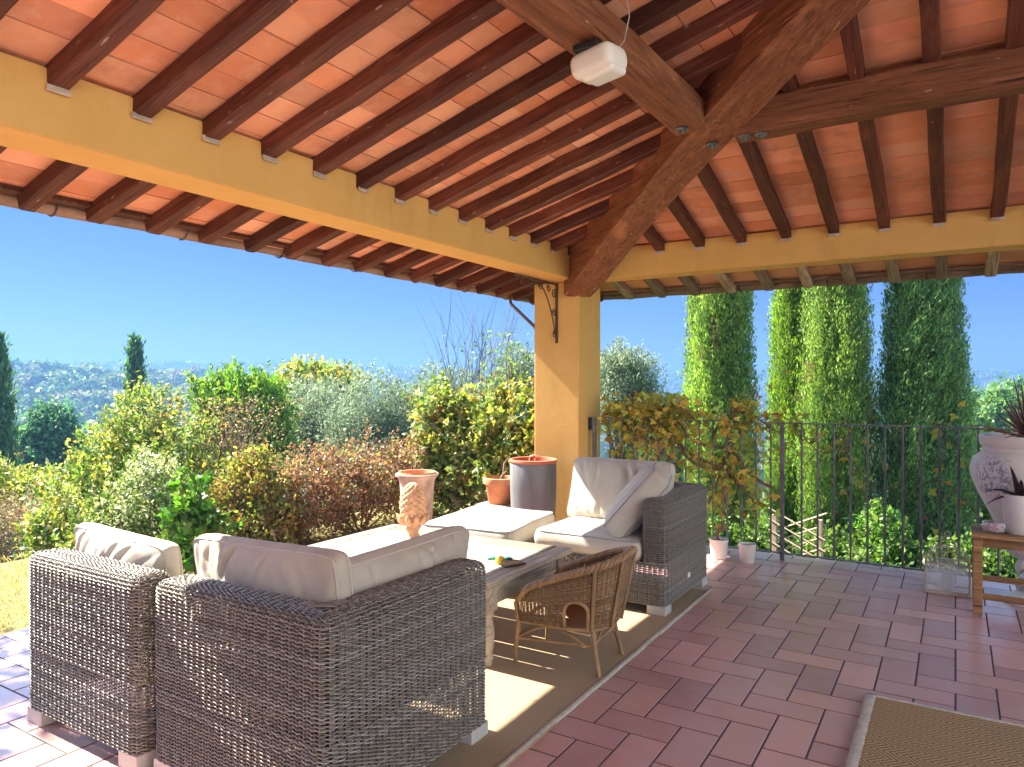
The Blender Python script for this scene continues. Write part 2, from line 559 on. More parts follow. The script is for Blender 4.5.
# lawn strip beside the patio
mb = MB()
nx, ny = 10, 40
vv = [(-6.6 + 2.15 * i / nx, -7 + 14.5 * j / ny, -.03 + .012 * mnoise.noise(Vector((i * .7, j * .6, 0))) - (.25 if i == 0 else 0)) for j in range(ny + 1) for i in range(nx + 1)]
mb.add(vv, [(j * (nx + 1) + i, j * (nx + 1) + i + 1, (j + 1) * (nx + 1) + i + 1, (j + 1) * (nx + 1) + i) for j in range(ny) for i in range(nx)])
tag(mb.build("lawn", M["lawn"], smooth=60), kind="structure")

# ================================================================== patio floor: herringbone terracotta
X0, X1, Y0, Y1 = -4.5, 6.0, -6.0, 6.12
U = .158
def floor():
    mb = MB()
    ox, oy = -.158, 3.95
    g = .0042
    def tile(x0, y0, x1, y1):
        x0, x1 = max(x0, X0), min(x1, X1); y0, y1 = max(y0, Y0), min(y1, Y1)
        if x1 - x0 < .02 or y1 - y0 < .02: return
        x0 += g; y0 += g; x1 -= g; y1 -= g
        dz = random.uniform(-.0004, .0005)
        k = random.random(); s = random.uniform(.85, 1.15)
        col = [(.46, .235, .205), (.50, .26, .225), (.41, .215, .205), (.53, .285, .25)][int(k * 4)]
        col = tuple(min(1, cc * s) for cc in col)
        b = .0016
        vs = [(x0, y0, -.005), (x1, y0, -.005), (x1, y1, -.005), (x0, y1, -.005),
              (x0, y0, -.0009 + dz), (x1, y0, -.0009 + dz), (x1, y1, -.0009 + dz), (x0, y1, -.0009 + dz),
              (x0 + b, y0 + b, dz), (x1 - b, y0 + b, dz), (x1 - b, y1 - b, dz), (x0 + b, y1 - b, dz)]
        fs = [(8, 9, 10, 11)]
        for i in range(4):
            j = (i + 1) % 4
            fs += [(i, j, 4 + j, 4 + i), (4 + i, 4 + j, 8 + j, 8 + i)]
        mb.add(vs, fs, col)
    for a in range(-90, 91):
        for b in range(-50, 51):
            ix, iy = a + 2 * b, a - 2 * b
            x, y = ox + ix * U, oy + iy * U
            if x < X0 - .5 or x > X1 + .5 or y < Y0 - .6 or y > Y1 + .6: continue
            tile(x, y, x + U, y + 2 * U)
            tile(x, y - U, x + 2 * U, y)
    o = mb.build("patio_floor", M["floor"], colors=True); tag(o, kind="structure")
    s = MB(); s.box(((X0 + X1) / 2, (Y0 + Y1) / 2, -.1269), (X1 - X0, Y1 - Y0, .25))
    tag(s.build("patio_slab", M["grout"]), kind="structure")
floor()

# ================================================================== patio roof
S = .28                      # slope
BX, BY = -2.85, 5.75         # inner faces of the plastered beams
EX, EY = -3.86, 6.77         # eaves
ZT = 2.575                   # underside of the tiles over the inner beam face
RX = 1.5; RYY = 1.4          # ridge lines
YN, XN = -2.2, 3.2
def ztile_l(x): return ZT + S * (x - BX)
def ztile_r(y): return ZT + S * (BY - y)
roof = empty("patio_roof", (-.5, 2.5, 2.3), 0, "tiled patio roof with dark timber rafters above the whole seating area", "roof")
RO = Vector(roof.location)

def timber(name, p0, p1, w, h, mat, parent, jit=.004, nseg=None, cham=.008, bow=None, seed=None, origin=None):
    """hewn timber from p0 to p1 (centre line), local X along it"""
    p0, p1 = Vector(p0), Vector(p1)
    L = (p1 - p0).length
    nseg = nseg or max(3, int(L / .25))
    rnd = random.Random(seed if seed is not None else hash((round(p0.x, 3), round(p0.y, 3))) & 0xffff)
    vs = []; fs = []
    sec = []
    a, b, c = w / 2, h / 2, cham
    for (y, z) in ((-a, -b + c), (-a + c, -b), (a - c, -b), (a, -b + c), (a, b - c), (a - c, b), (-a + c, b), (-a, b - c)): sec.append((y, z))
    for i in range(nseg + 1):
        x = L * i / nseg
        jy, jz = rnd.uniform(-jit, jit), rnd.uniform(-jit, jit)
        bz = bow(i / nseg) if bow else 0
        for (y, z) in sec:
            vs.append((x, y + jy + rnd.uniform(-jit, jit) * .4, z + jz * .6 + bz + rnd.uniform(-jit, jit) * .4))
    for i in range(nseg):
        for k in range(8):
            k2 = (k + 1) % 8
            fs.append((i * 8 + k, i * 8 + k2, (i + 1) * 8 + k2, (i + 1) * 8 + k))
    fs.append(tuple(reversed(range(8)))); fs.append(tuple(range(nseg * 8, nseg * 8 + 8)))
    me = bpy.data.meshes.new(name); me.from_pydata(vs, [], fs); me.update(); set_smooth(me, 25)
    ex = (p1 - p0).normalized(); up = Vector((0, 0, 1))
    ey = up.cross(ex).normalized(); ez = ex.cross(ey)
    mt = Matrix((ex, ey, ez)).transposed().to_4x4()
    mt.translation = p0 - (RO if parent is roof else Vector((0, 0, 0)))
    o = link(name, me, mat, parent)
    o.matrix_local = mt
    return o

def hipx(y): return BX + (BY - y)      # left plane runs in x up to here
def hipy(x): return BY - (x - BX)

RW, RH = .078, .085
# rafters of the left slope (run along X)
for k in range(-17, 11):
    y = 3.32 + .322 * k
    if y > EY - .1: continue
    xa = EX + .05; xb = min(hipx(y) - .03, RX - .05)
    if xb - xa < .12: continue
    zc = -RH / 2
    o = timber("rafter", (xa, y, ztile_l(xa) + zc), (xb, y, ztile_l(xb) + zc), RW + random.uniform(-.006, .006), RH, M["rafter"], roof, .005, seed=k + 100, bow=lambda q, a=random.uniform(-.010, .006): a * math.sin(PI * q))
    if y < BY:
        mb = MB(); mb.box((0, 0, 0), (.010, RW + .01, .026), bev=.006)
        p = mb.build("mortar_patch", M["mortar"], o); p.location = ((BX - xa) * math.hypot(1, S) + .002, random.uniform(-.006, .006), -RH / 2 - .009)
# rafters of the far slope (run along Y)
for k in range(-9, 12):
    x = -.762 + .333 * k
    if x > XN - .05 or x < EX + .1: continue
    ya = BY + .10 if x > BX else EY - .05; yb = max(hipy(x) + .03, RYY + .05)
    zc = -RH / 2
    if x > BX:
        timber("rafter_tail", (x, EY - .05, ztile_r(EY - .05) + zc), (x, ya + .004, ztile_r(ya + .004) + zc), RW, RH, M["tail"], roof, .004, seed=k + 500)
    if ya - yb < .12: continue
    o = timber("rafter", (x, ya, ztile_r(ya) + zc), (x, yb, ztile_r(yb) + zc), RW + random.uniform(-.006, .006), RH, M["rafter"], roof, .005, seed=k + 300, bow=lambda q, a=random.uniform(-.010, .006): a * math.sin(PI * q))
    if x > BX:
        mb = MB(); mb.box((0, 0, 0), (.010, RW + .0, .022), bev=.006)
        p = mb.build("mortar_patch", M["mortar"], o); p.location = ((ya - BY) * math.hypot(1, S) + .002, random.uniform(-.006, .006), -RH / 2 - .012)

# terracotta tiles between the rafters, one mesh (a surface pattern)
def ceiling():
    mb = MB()
    P = .152
    cs = math.hypot(1, S)
    def tcol():
        s = random.uniform(.80, 1.15)
        c = random.choice([(.74, .31, .155), (.78, .345, .18), (.70, .28, .135), (.80, .40, .225), (.76, .34, .19)])
        return tuple(min(1, q * s) for q in c)
    def quadtile(pts, col):
        # pts: four corners of the underside, tile 25 mm thick
        up = [(p[0], p[1], p[2] + .025) for p in pts]
        mb.add(list(pts) + up, [(3, 2, 1, 0), (0, 1, 5, 4), (1, 2, 6, 5), (2, 3, 7, 6), (3, 0, 4, 7)], col)
    g = .0025
    k = -17
    for k in range(-17, 12):
        ya, yb = 3.32 + .322 * (k - 1) + g, 3.32 + .322 * k - g
        ym = (ya + yb) / 2
        x = EX
        while x < RX:
            xa, xb = x + g, x + P / cs - g
            x += P / cs
            la, lb = min(xb, hipx(ya)), min(xb, hipx(yb))
            if lb < xa - .3 and la < xa: continue
            la, lb = max(la, xa), max(lb, xa)
            if la - xa < .005 and lb - xa < .005: continue
            dz = random.uniform(-.004, .004)
            quadtile([(xa, ya, ztile_l(xa) + dz), (la, ya, ztile_l(la) + dz), (lb, yb, ztile_l(lb) + dz), (xa, yb, ztile_l(xa) + dz)], tcol())
    for k in range(-10, 13):
        xa, xb = -.762 + .333 * (k - 1) + g, -.762 + .333 * k - g
        if xb > XN + .1: continue
        y = EY
        while y > RYY:
            ya, yb = y - g, y - P / cs + g
            y -= P / cs
            la, lb = max(yb, hipy(xa)), max(yb, hipy(xb))
            la, lb = min(la, ya), min(lb, ya)
            if ya - la < .005 and ya - lb < .005: continue
            dz = random.uniform(-.004, .004)
            quadtile([(xa, ya, ztile_r(ya) + dz), (xa, la, ztile_r(la) + dz), (xb, lb, ztile_r(lb) + dz), (xb, ya, ztile_r(ya) + dz)][::-1], tcol())
    mb.v = [tuple(Vector(p) - RO) for p in mb.v]
    mb.build("ceiling_tiles", M["pianelle"], roof, colors=True)
    # mortar bed and covering above
    m2 = MB()
    e = .012
    za, zb = ztile_l(EX) + .012, ztile_l(RX) + .012
    T = .10
    hx, hy = EX, EY
    zc = ZT + S * (EX - BX)
    zr = ZT + S * (RX - BX)
    def slab(p):
        lo = [(q[0], q[1], q[2] + .012) for q in p]; hi = [(q[0], q[1], q[2] + T) for q in p]
        nn = len(p)
        m2.add(lo + hi, [tuple(reversed(range(nn))), tuple(range(nn, 2 * nn))] + [(i, (i + 1) % nn, nn + (i + 1) % nn, nn + i) for i in range(nn)])
    slab([(EX, YN, zc), (RX, YN, zr), (RX, RYY, zr), (EX, EY, zc)])
    slab([(EX, EY, ztile_r(EY)), (RX, RYY, zr), (XN, RYY, zr), (XN, EY, ztile_r(EY))])
    slab([(RX, YN, zr + .003), (XN, YN, zr + .003), (XN, RYY, zr + .003), (RX, RYY, zr + .003)])
    m2.v = [tuple(Vector(p) - RO) for p in m2.v]
    m2.build("roof_covering", M["mortar"], roof)
ceiling()

# plastered beams
def prism(sec, axis, a, b, name, mat):
    """sec: list of (horizontal, z) in the plane across the axis"""
    mb = MB(); n_ = len(sec)
    if axis == 'y': vs = [(h, a, z) for h, z in sec] + [(h, b, z) for h, z in sec]
    else: vs = [(a, h, z) for h, z in sec] + [(b, h, z) for h, z in sec]
    mb.add([Vector(v) - RO for v in vs], [tuple(range(n_)), tuple(reversed(range(n_, 2 * n_)))] + [(i, n_ + i, n_ + (i + 1) % n_, (i + 1) % n_) for i in range(n_)])
    o = mb.build(name, mat, roof)
    bm = bmesh.new(); bm.from_mesh(o.data); bmesh.ops.recalc_face_normals(bm, faces=bm.faces)
    bmesh.ops.bevel(bm, geom=bm.edges[:], offset=.006, segments=2, affect='EDGES'); bm.to_mesh(o.data); bm.free()
    return o
ZB = 2.30
OX, OY = -3.10, 5.985
prism([(BX, ZB), (BX, ZT - .012), (OX, ZT - .012 + S * (OX - BX)), (OX, ZB)], 'y', YN + .2, OY - .002, "plastered_beam", M["plaster"])
prism([(BY, ZB + .002), (BY, ZT - .014), (OY, ZT - .014 - S * (OY - BY)), (OY, ZB + .002)], 'x', BX - .02, XN - .05, "plastered_beam", M["plaster"])

# heavy timbers: hip beam and two tie beams
def hip():
    ts = [-.05, .15, .8, 1.57, 2.34, 3.2, 4.3]
    zs = [2.15, 2.215, 2.50, 2.765, 2.975, 3.215, 3.52]
    w = .27
    vs = []; fs = []
    rnd = random.Random(5)
    n_ = 40
    ex = Vector((1, -1, 0)).normalized(); ey = Vector((1, 1, 0)).normalized()
    t0, t1 = -.02, 4.3
    p0 = Vector((BX + t0, BY - t0, 0))
    for i in range(n_ + 1):
        t = t0 + (t1 - t0) * i / n_
        zb = interp(t, ts, zs)
        zt = max(ZT + S * t - .03, zb + .16)
        ww = w / 2 * (1 + .02 * math.sin(t * 5))
        jy = rnd.uniform(-.005, .005)
        xl = (t - t0) * math.sqrt(2)
        c = .018
        for (y, z) in ((-ww, zb + c), (-ww + c, zb), (ww - c, zb), (ww, zb + c), (ww, zt), (-ww, zt)):
            vs.append((xl, y + jy, z + rnd.uniform(-.003, .003)))
    for i in range(n_):
        for k in range(6):
            k2 = (k + 1) % 6
            fs.append((i * 6 + k, i * 6 + k2, (i + 1) * 6 + k2, (i + 1) * 6 + k))
    fs.append(tuple(reversed(range(6)))); fs.append(tuple(range(n_ * 6, n_ * 6 + 6)))
    me = bpy.data.meshes.new("hip_beam"); me.from_pydata(vs, [], fs); me.update(); set_smooth(me, 30)
    o = link("hip_beam", me, M["beam"], roof)
    mt = Matrix((ex, ey, Vector((0, 0, 1)))).transposed().to_4x4(); mt.translation = p0 - RO
    o.matrix_local = mt
    return o, p0, ex, ey
hipb, HP0, HEX, HEY = hip()
tieA = timber("tie_beam", (-1.265, 3.96, 2.875), (-1.50, YN + .3, 2.835), .225, .15, M["beam"], roof, .008, 26, .03, bow=lambda q: .015 * math.sin(q * 9), seed=3)
tieB = timber("tie_beam", (-1.06, 4.165, 2.885), (XN - .1, 4.165, 2.87), .20, .20, M["beam"], roof, .008, 20, .03, bow=lambda q: .012 * math.sin(q * 7), seed=4)

def bolt(parent, world):
    mb = MB()
    mb.lathe([(.034, 0), (.036, -.006), (.030, -.010), (.020, -.011)], 16)
    mb.lathe([(.014, -.010), (.014, -.028), (.006, -.030)], 6)
    for k in range(5):
        a = 2 * PI * k / 5; mb.lathe([(.006, -.009), (.004, -.016)], 6, (math.cos(a) * .026, math.sin(a) * .026, 0))
    o = mb.build("bolt", M["bolt"], parent, smooth=40)
    bpy.context.view_layer.update()
    o.matrix_world = Matrix.Translation(world)
    return o
bpy.context.view_layer.update()
bolt(tieA, (-1.285, 3.86, 2.798))
bolt(hipb, (-1.20, 4.14, 2.777))
bolt(tieB, (-1.01, 4.12, 2.784))
bolt(tieB, (-.92, 4.13, 2.784))

# eaves: board, gutter with hooks
def eaves():
    mb = MB()
    zl = ztile_l(EX); 
    mb.box(Vector((EX + .055, (YN + EY) / 2, zl - .004 + S * .055)) - RO, (.11, EY - YN - .02, .018))
    mb.build("eaves_board", M["rafter"], roof)
    mb = MB()
    zr_ = ztile_r(EY)
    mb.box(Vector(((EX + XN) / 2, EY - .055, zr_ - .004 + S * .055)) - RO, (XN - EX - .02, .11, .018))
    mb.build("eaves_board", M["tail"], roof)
    for ax in (0, 1):
        mb = MB(); r = .05
        vs = []; fs = []; n_ = 60; m_ = 10
        for i in range(n_ + 1):
            for k in range(m_ + 1):
                an = PI * k / m_
                off, zz = r * math.cos(an), -r * math.sin(an)
                sag = .004 * math.sin(i * 1.1)
                if ax == 0: p = (EX - .035 + off, YN + (EY + .08 - YN) * i / n_, zl + .005 + zz + sag)
                else: p = (EX - .08 + (XN - EX + .08) * i / n_, EY + .035 + off, zr_ + .005 + zz + sag)
                vs.append(Vector(p) - RO)
        for i in range(n_):
            for k in range(m_):
                a = i * (m_ + 1) + k
                fs.append((a, a + 1, a + m_ + 2, a + m_ + 1))
        mb.add(vs, fs)
        gt = mb.build("gutter", M["gutter"], roof, smooth=60)
        md = gt.modifiers.new("thick", 'SOLIDIFY'); md.thickness = .003
        for q in range(8):
            if ax == 0: c = Vector((EX - .035, 1.15 + q * .72, zl + .005)) - RO; d = Vector((1, 0, 0))
            else: c = Vector((-3.2 + q * .75, EY + .035, zr_ + .005)) - RO; d = Vector((0, 1, 0))
            h = MB(); pts = [c + d * (.056 * math.cos(PI * k / 10)) - Vector((0, 0, .056 * math.sin(PI * k / 10))) for k in range(11)]
            h.tube(pts, .005, 6); h.build("gutter_hook", M["rust"], gt)
    mb = MB()
    pts = [Vector((EX + .0, 6.2, zl - .03)), Vector((EX + .02, 6.2, zl - .10)), Vector((-3.45, 6.0, zl - .36)), Vector((-3.36, 5.98, zl - .50)), Vector((-3.36, 5.98, .0))]
    mb.tube([p - RO for p in pts], .016, 10); mb.build("downpipe", M["gutter"], roof, smooth=50)
eaves()

# unseen walls added to bounce and block light, behind and right of the camera
hs = empty("bounce_wall", (8.5, -2.0, 0), 0, "cream wall with green shutters, added out of view to bounce light onto the patio", "bounce_wall")
M["cream"] = simple("cream_plaster", (.82, .81, .80), .9, .06, 3, .2, 40, .003)
M["shutter"] = simple("green_shutter", (.05, .12, .08), .6, .2, 6, .1)
mb = MB(); mb.box((.2, 0, 2.6), (.4, 12.0, 5.6)); mb.build("wall", M["cream"], hs)
mb = MB(); mb.box((-9.5, -.25, 1.7), (4.0, .3, 3.9)); mb.build("wall", M["cream"], hs)
for y in (-3.5, 0, 3.5):
    for z in (1.3, 4.0):
        mb = MB(); mb.box((-.03, y, z), (.06, 1.1, 1.5), bev=.01); mb.build("shutter", M["shutter"], hs)

# pillar
pil = empty("pillar", (-3.08, 5.977, 0), 0, "square ochre plastered pillar holding up the corner of the roof", "pillar")
mb = MB(); mb.box((0, 0, 1.155), (.46, .454, 2.288), bev=.012); mb.build("shaft", M["plaster"], pil)
mb = MB(); mb.box((.235, 0.0, 1.02), (.012, .075, .115), bev=.004); sw = mb.build("switch_box", M["black_plastic"], pil)
mb = MB(); mb.box((.245, 0.0, 1.02), (.012, .03, .045), bev=.003); mb.build("rocker", M["iron"], sw)

# iron scroll bracket under the left beam
br = empty("iron_bracket", (-3.07, 5.745, 2.29), 0, "rusty wrought iron scroll bracket fixed between pillar and beam", "bracket")
def spiral(c, r0, r1, a0, turns, n_=26, flip=1):
    out = []
    for i in range(n_ + 1):
        q = i / n_; a = a0 + flip * turns * 2 * PI * q; r = r0 + (r1 - r0) * q
        out.append((0, c[0] + r * math.cos(a), c[1] + r * math.sin(a)))
    return out
mb = MB(); mb.box((0, -.008, -.27), (.02, .012, .54)); mb.build("upright_bar", M["rust"], br)
mb = MB(); mb.box((0, -.365, -.010), (.02, .73, .012)); mb.build("top_bar", M["rust"], br)
mb = MB()
mb.tube([(0, -.03 - .34 * (1 - math.cos(PI / 2 * q / 10)) * .9 - .05 * math.sin(PI * q / 10), -.47 + .43 * math.sin(PI / 2 * q / 10)) for q in range(11)], .006, 6)
mb.tube(spiral((-.045, -.46), .035, .010, R(60), 1.3), .005, 6)
mb.build("scroll", M["rust"], br, smooth=60)
for (c, r0, a0, fl) in (((-.055, -.10), .045, R(0), 1), ((-.06, -.27), .035, R(180), -1), ((-.15, -.055), .038, R(90), 1), ((-.30, -.055), .042, R(200), -1), ((-.46, -.06), .045, R(20), 1), ((-.62, -.05), .038, R(160), -1)):
    mb = MB(); mb.tube(spiral(c, r0, .010, a0, 1.35, flip=fl), .005, 6); mb.build("scroll", M["rust"], br, smooth=60)

# floodlight on the tie beam
fl = empty("floodlight", (-1.255, 2.715, 2.776), 0, "white plastic floodlight screwed under the dark roof beam", "lamp")
def rbox(d, bev, seg=4):
    bm = bmesh.new(); bmesh.ops.create_cube(bm, size=1.0); bmesh.ops.scale(bm, vec=d, verts=bm.verts)
    bmesh.ops.bevel(bm, geom=bm.edges[:], offset=bev, segments=seg, profile=.6, affect='EDGES')
    me = bpy.data.meshes.new("rounded"); bm.to_mesh(me); bm.free(); set_smooth(me, 40); return me
link("housing", rbox((.205, .165, .105), .050, 8), M["white_plastic"], fl, (.0, 0, -.060), (R(6), R(-6), R(-8)))
link("front_cover", rbox((.155, .125, .05), .024, 6), M["lens"], fl, (.018, .010, -.098), (R(6), R(-6), R(-8)))
link("mounting_box", rbox((.11, .09, .03), .008), M["black_plastic"], fl, (-.03, -.03, -.006))
mb = MB(); mb.tube([(.05, .02, -.03), (.10, .03, .02), (.135, .0, .10), (.137, -.05, .2), (.132, -.08, .24)], .0028, 6); mb.build("cable", M["binding"], fl, smooth=60)

# ================================================================== weave
def rect_loop(x0, y0, x1, y1): return [(x0, y0), (x1, y0), (x1, y1), (x0, y1)]

class PlanPath:
    """rectilinear plan path (counter-clockwise, interior on the left) with rounded corners, parametrised by length"""
    def __init__(s, pts, closed=True, r=.05):
        s.p = [np.array(q, float) for q in pts]; s.closed = closed; s.r = r
        n = len(s.p)
        s.segs = []
        ne = n if closed else n - 1
        for i in range(ne):
            a, b = s.p[i], s.p[(i + 1) % n]
            d = (b - a); L = np.linalg.norm(d); d = d / L
            ra = r if (closed or i > 0) else 0.0
            rb = r if (closed or i < ne - 1) else 0.0
            s.segs.append(('line', i, L - ra - rb))
            if closed or i < ne - 1: s.segs.append(('arc', (i + 1) % n, r * PI / 2))
        s.cum = np.cumsum([0] + [q[2] for q in s.segs]); s.L = s.cum[-1]
    def corner(s, i, o):
        """rounding data at vertex i for inward offset o: centre, start dir, radius, sign"""
        n = len(s.p)
        d0 = s.p[i] - s.p[i - 1]; d0 = d0 / np.linalg.norm(d0)
        d1 = s.p[(i + 1) % n] - s.p[i]; d1 = d1 / np.linalg.norm(d1)
        n0 = np.array([-d0[1], d0[0]]); n1 = np.array([-d1[1], d1[0]])
        cr = d0[0] * d1[1] - d0[1] * d1[0]
        v = s.p[i] + (n0 + n1) * o
        rr = max(s.r - o, .006) if cr > 0 else s.r + o
        return v, d0, d1, n0, n1, rr, (1 if cr > 0 else -1)
    def at(s, u, o):
        """vectorised: u array, o array -> pos (N,2), outward normal (N,2)"""
        u = np.clip(np.asarray(u, float), 0, s.L - 1e-9)
        o = np.broadcast_to(np.asarray(o, float), u.shape)
        pos = np.zeros((len(u), 2)); nor = np.zeros((len(u), 2))
        k = np.clip(np.searchsorted(s.cum, u, side='right') - 1, 0, len(s.segs) - 1)
        for oo in np.unique(np.round(o, 5)):
            mo = np.abs(o - oo) < 1e-5
            for j, (kind, i, L) in enumerate(s.segs):
                m = mo & (k == j)
                if not m.any(): continue
                q = (u[m] - s.cum[j]) / max(L, 1e-9)
                n = len(s.p)
                if kind == 'line':
                    a, b = s.p[i], s.p[(i + 1) % n]
                    d = (b - a) / np.linalg.norm(b - a); nn = np.array([-d[1], d[0]])
                    if s.closed or i > 0:
                        v, *_, rr, sg = s.corner(i, oo); A = v + d * rr
                    else: A = a + nn * oo
                    if s.closed or i < n - 2:
                        v, *_, rr, sg = s.corner((i + 1) % n, oo); B = v - d * rr
                    else: B = b + nn * oo
                    pos[m] = A[None] * (1 - q[:, None]) + B[None] * q[:, None]
                    nor[m] = -nn
                else:
                    v, d0, d1, n0, n1, rr, sg = s.corner(i, oo)
                    c = v - d0 * rr + (n0 if sg > 0 else -n0) * rr
                    an = q * PI / 2
                    rad = (-n0 if sg > 0 else n0)[None] * np.cos(an)[:, None] + d0[None] * np.sin(an)[:, None]
                    pos[m] = c + rad * rr
                    nor[m] = rad * (1 if sg > 0 else -1)
        return pos, nor

def shell_fn(path, z0, z1, rt=.035, omax=None, bulge=0.0):
    """profile: up the outer side from z0 to z1, over a rounded edge, inwards to offset omax"""
    l1 = z1 - rt - z0; l2 = rt * PI / 2; l3 = max(0, (omax or 0) - rt)
    LV = l1 + (l2 + l3 if omax else 0)
    def P(u, v):
        u = np.asarray(u, float); v = np.broadcast_to(np.asarray(v, float), u.shape)
        o = np.where(v < l1, 0.0, np.where(v < l1 + l2, rt * (1 - np.cos(np.clip((v - l1) / rt, 0, PI / 2))), rt + (v - l1 - l2)))
        z = np.where(v < l1, z0 + v, np.where(v < l1 + l2, z1 - rt + rt * np.sin(np.clip((v - l1) / rt, 0, PI / 2)), z1))
        ph = np.clip((v - l1) / rt, 0, PI / 2)
        p, n_ = path.at(u, np.round(o, 5))
        pos = np.column_stack([p, z]); nor = np.column_stack([n_ * np.cos(ph)[:, None], np.sin(ph)])
        if bulge:
            pos[:, :2] += n_ * (bulge * np.sin(np.clip(v / max(l1, .01), 0, 1) * PI))[:, None]
        return pos, nor
    return P, path.L, LV

WICKER_COLS = np.array([(.195, .172, .142), (.235, .212, .180), (.155, .134, .108), (.27, .248, .213), (.205, .170, .130)])
def weave(name, P, LU, LV, mat, parent, pu=.032, pv=.0124, amp=.0048, th=.0031, w=.0060, slant=.0023, closed=True, cols=WICKER_COLS, mask=None, stake_r=.0040, sub=5, seed=0):
    """twined wicker: every row is a pair of strands crossing between the upright stakes"""
    rng = np.random.default_rng(seed + 5)
    nst = max(2, int(round(LU / pu)))
    if closed and nst % 2: nst += 1
    pu = LU / nst
    nu = nst * sub + (0 if closed else 1)
    U = np.linspace(0, LU, nst * sub + 1)[:nu]
    nv = max(1, int((LV - w) / pv))
    V = []; Q = []; C = []; base = 0
    for j in range(nv + 1):
        v = w / 2 + .001 + j * (LV - w - .002) / nv
        for sg in (1, -1):
            jv = rng.normal(0, .0004)
            cs = np.cos(PI * U / pu); sn = np.sin(PI * U / pu)
            s_ = np.sign(cs) * np.abs(cs) ** .7
            out = sg * amp * s_ * (1 + .12 * rng.normal()) + rng.normal(0, .0004, len(U))
            vv = v + jv - sg * slant * sn + .0005 * np.sin(U * 7 + rng.uniform(0, 6)) + rng.normal(0, .00022, len(U))
            pc, nc = P(U, np.clip(vv, 0, LV))
            pa, _ = P(U, np.clip(vv - w / 2, 0, LV)); pb, _ = P(U, np.clip(vv + w / 2, 0, LV))
            pa = pa + nc * out[:, None]; pb = pb + nc * out[:, None]
            pf = pc + nc * (out + th)[:, None]; pk = pc + nc * (out - th)[:, None]
            ring = np.stack([pa, pf, pb, pk], 1).reshape(-1, 3)
            n_ = len(U)
            i = np.arange(n_ if closed else n_ - 1); i2 = (i + 1) % n_
            cseg = cols[rng.integers(len(cols))] * rng.uniform(.85, 1.15)
            tint = 1 + .14 * np.sin(U[i] * 5 + rng.uniform(0, 6)) + rng.normal(0, .05, len(i))
            for k in range(4):
                k2 = (k + 1) % 4
                q = np.stack([base + i * 4 + k, base + i2 * 4 + k, base + i2 * 4 + k2, base + i * 4 + k2], 1)
                c = cseg[None] * tint[:, None]
                if mask is not None:
                    mk = mask(U[i] + pu / sub / 2, v); q = q[mk]; c = c[mk]
                Q.append(q); C.append(c)
            V.append(ring); base += len(ring)
    nvs = max(4, int(LV / .02))
    VS = np.linspace(0, LV, nvs + 1)
    for s_i in range(nst + (0 if closed else 1)):
        u = min(s_i * pu, LU - 1e-6)
        uu = np.full(len(VS), u)
        pc, nc = P(uu, VS)
        pl, _ = P(np.clip(uu - stake_r, 0, LU - 1e-6), VS); pr, _ = P(np.clip(uu + stake_r, 0, LU - 1e-6), VS)
        ring = np.stack([pl, pc + nc * .0022, pr, pc - nc * .0022], 1).reshape(-1, 3)
        i = np.arange(len(VS) - 1)
        for k in range(4):
            k2 = (k + 1) % 4
            q = np.stack([base + i * 4 + k, base + (i + 1) * 4 + k, base + (i + 1) * 4 + k2, base + i * 4 + k2], 1)
            if mask is not None: q = q[mask(uu[i], None, VS[i])]
            Q.append(q); C.append(np.repeat((cols[s_i % len(cols)] * .8)[None], len(q), 0))
        V.append(ring); base += len(ring)
    me = np_mesh(name, np.concatenate(V), np.concatenate(Q))
    face_colors(me, np.concatenate(C)); set_smooth(me)
    return link(name, me, mat, parent)

def sofa(name, org, size, back_poly, label, seed, low_closed_rect=True, foot_style=0):
    """org: world corner (min x, min y); coordinates below are local to it"""
    W, D = size
    root = empty(name, (org[0], org[1], 0), 0, label, "sofa", "wicker sofa modules around the table")
    ZS, H = .315, .69
    p = PlanPath(back_poly, True, .045)
    P, LU, LV = shell_fn(p, ZS, H, .035, .074)
    weave("backrest", P, LU, LV, M["wicker"], root, seed=seed)
    p2 = PlanPath(rect_loop(.002, .002, W - .002, D - .002), True, .045)
    P, LU, LV = shell_fn(p2, .062, ZS + .003, .001, None)
    weave("seat_base", P, LU, LV, M["wicker"], root, seed=seed + 1)
    # frame rails that carry the seat cushion
    mb = MB()
    for q in range(7): mb.box((W / 2, .10 + (D - .2) * q / 6, .300), (W - .06, .05, .016))
    mb.build("seat_slat", M["foot"], root) if False else None
    mb = MB(); mb.box((W / 2, D / 2, .302), (W - .05, D - .05, .012)); mb.build("seat_deck", M["rust"], root)
    for (x, y) in ((.06, .06), (W - .06, .06), (.06, D - .06), (W - .06, D - .06)):
        mb = MB(); mb.box((x, y, .031), (.115, .115, .062), bev=.004); mb.build("foot", M["foot"], root)
    return root

AT = .15
# module seen at far left: straight back towards us
s1 = sofa("wicker_sofa", (-3.27, 1.47), (.79, .84), rect_loop(0, 0, .79, AT), "grey wicker sofa module at the far left of the patio, nearest the lawn", 1)
# corner module, nearest the camera: back + right arm
W, D = .86, .87
L2 = [(0, 0), (W, 0), (W, D), (W - AT, D), (W - AT, AT), (0, AT)]
s2 = sofa("wicker_sofa", (-2.43, 1.50), (W, D), L2, "large grey wicker corner sofa module in the foreground beside the jute rug", 2)
# module by the railing: right arm + back away from us
W3, D3 = .89, .86
L3 = [(W3 - AT, 0), (W3, 0), (W3, D3), (0, D3), (0, D3 - AT), (W3 - AT, D3 - AT)]
s3 = sofa("wicker_sofa", (-2.35, 4.09), (W3, D3), L3, "grey wicker sofa module with one arm, beyond the table near the railing", 3)
mb = MB(); mb.box((W3 + .007, .42, .165), (.004, .045, .030), bev=.001); mb.build("metal_tag", M["white_ceramic"], s3)

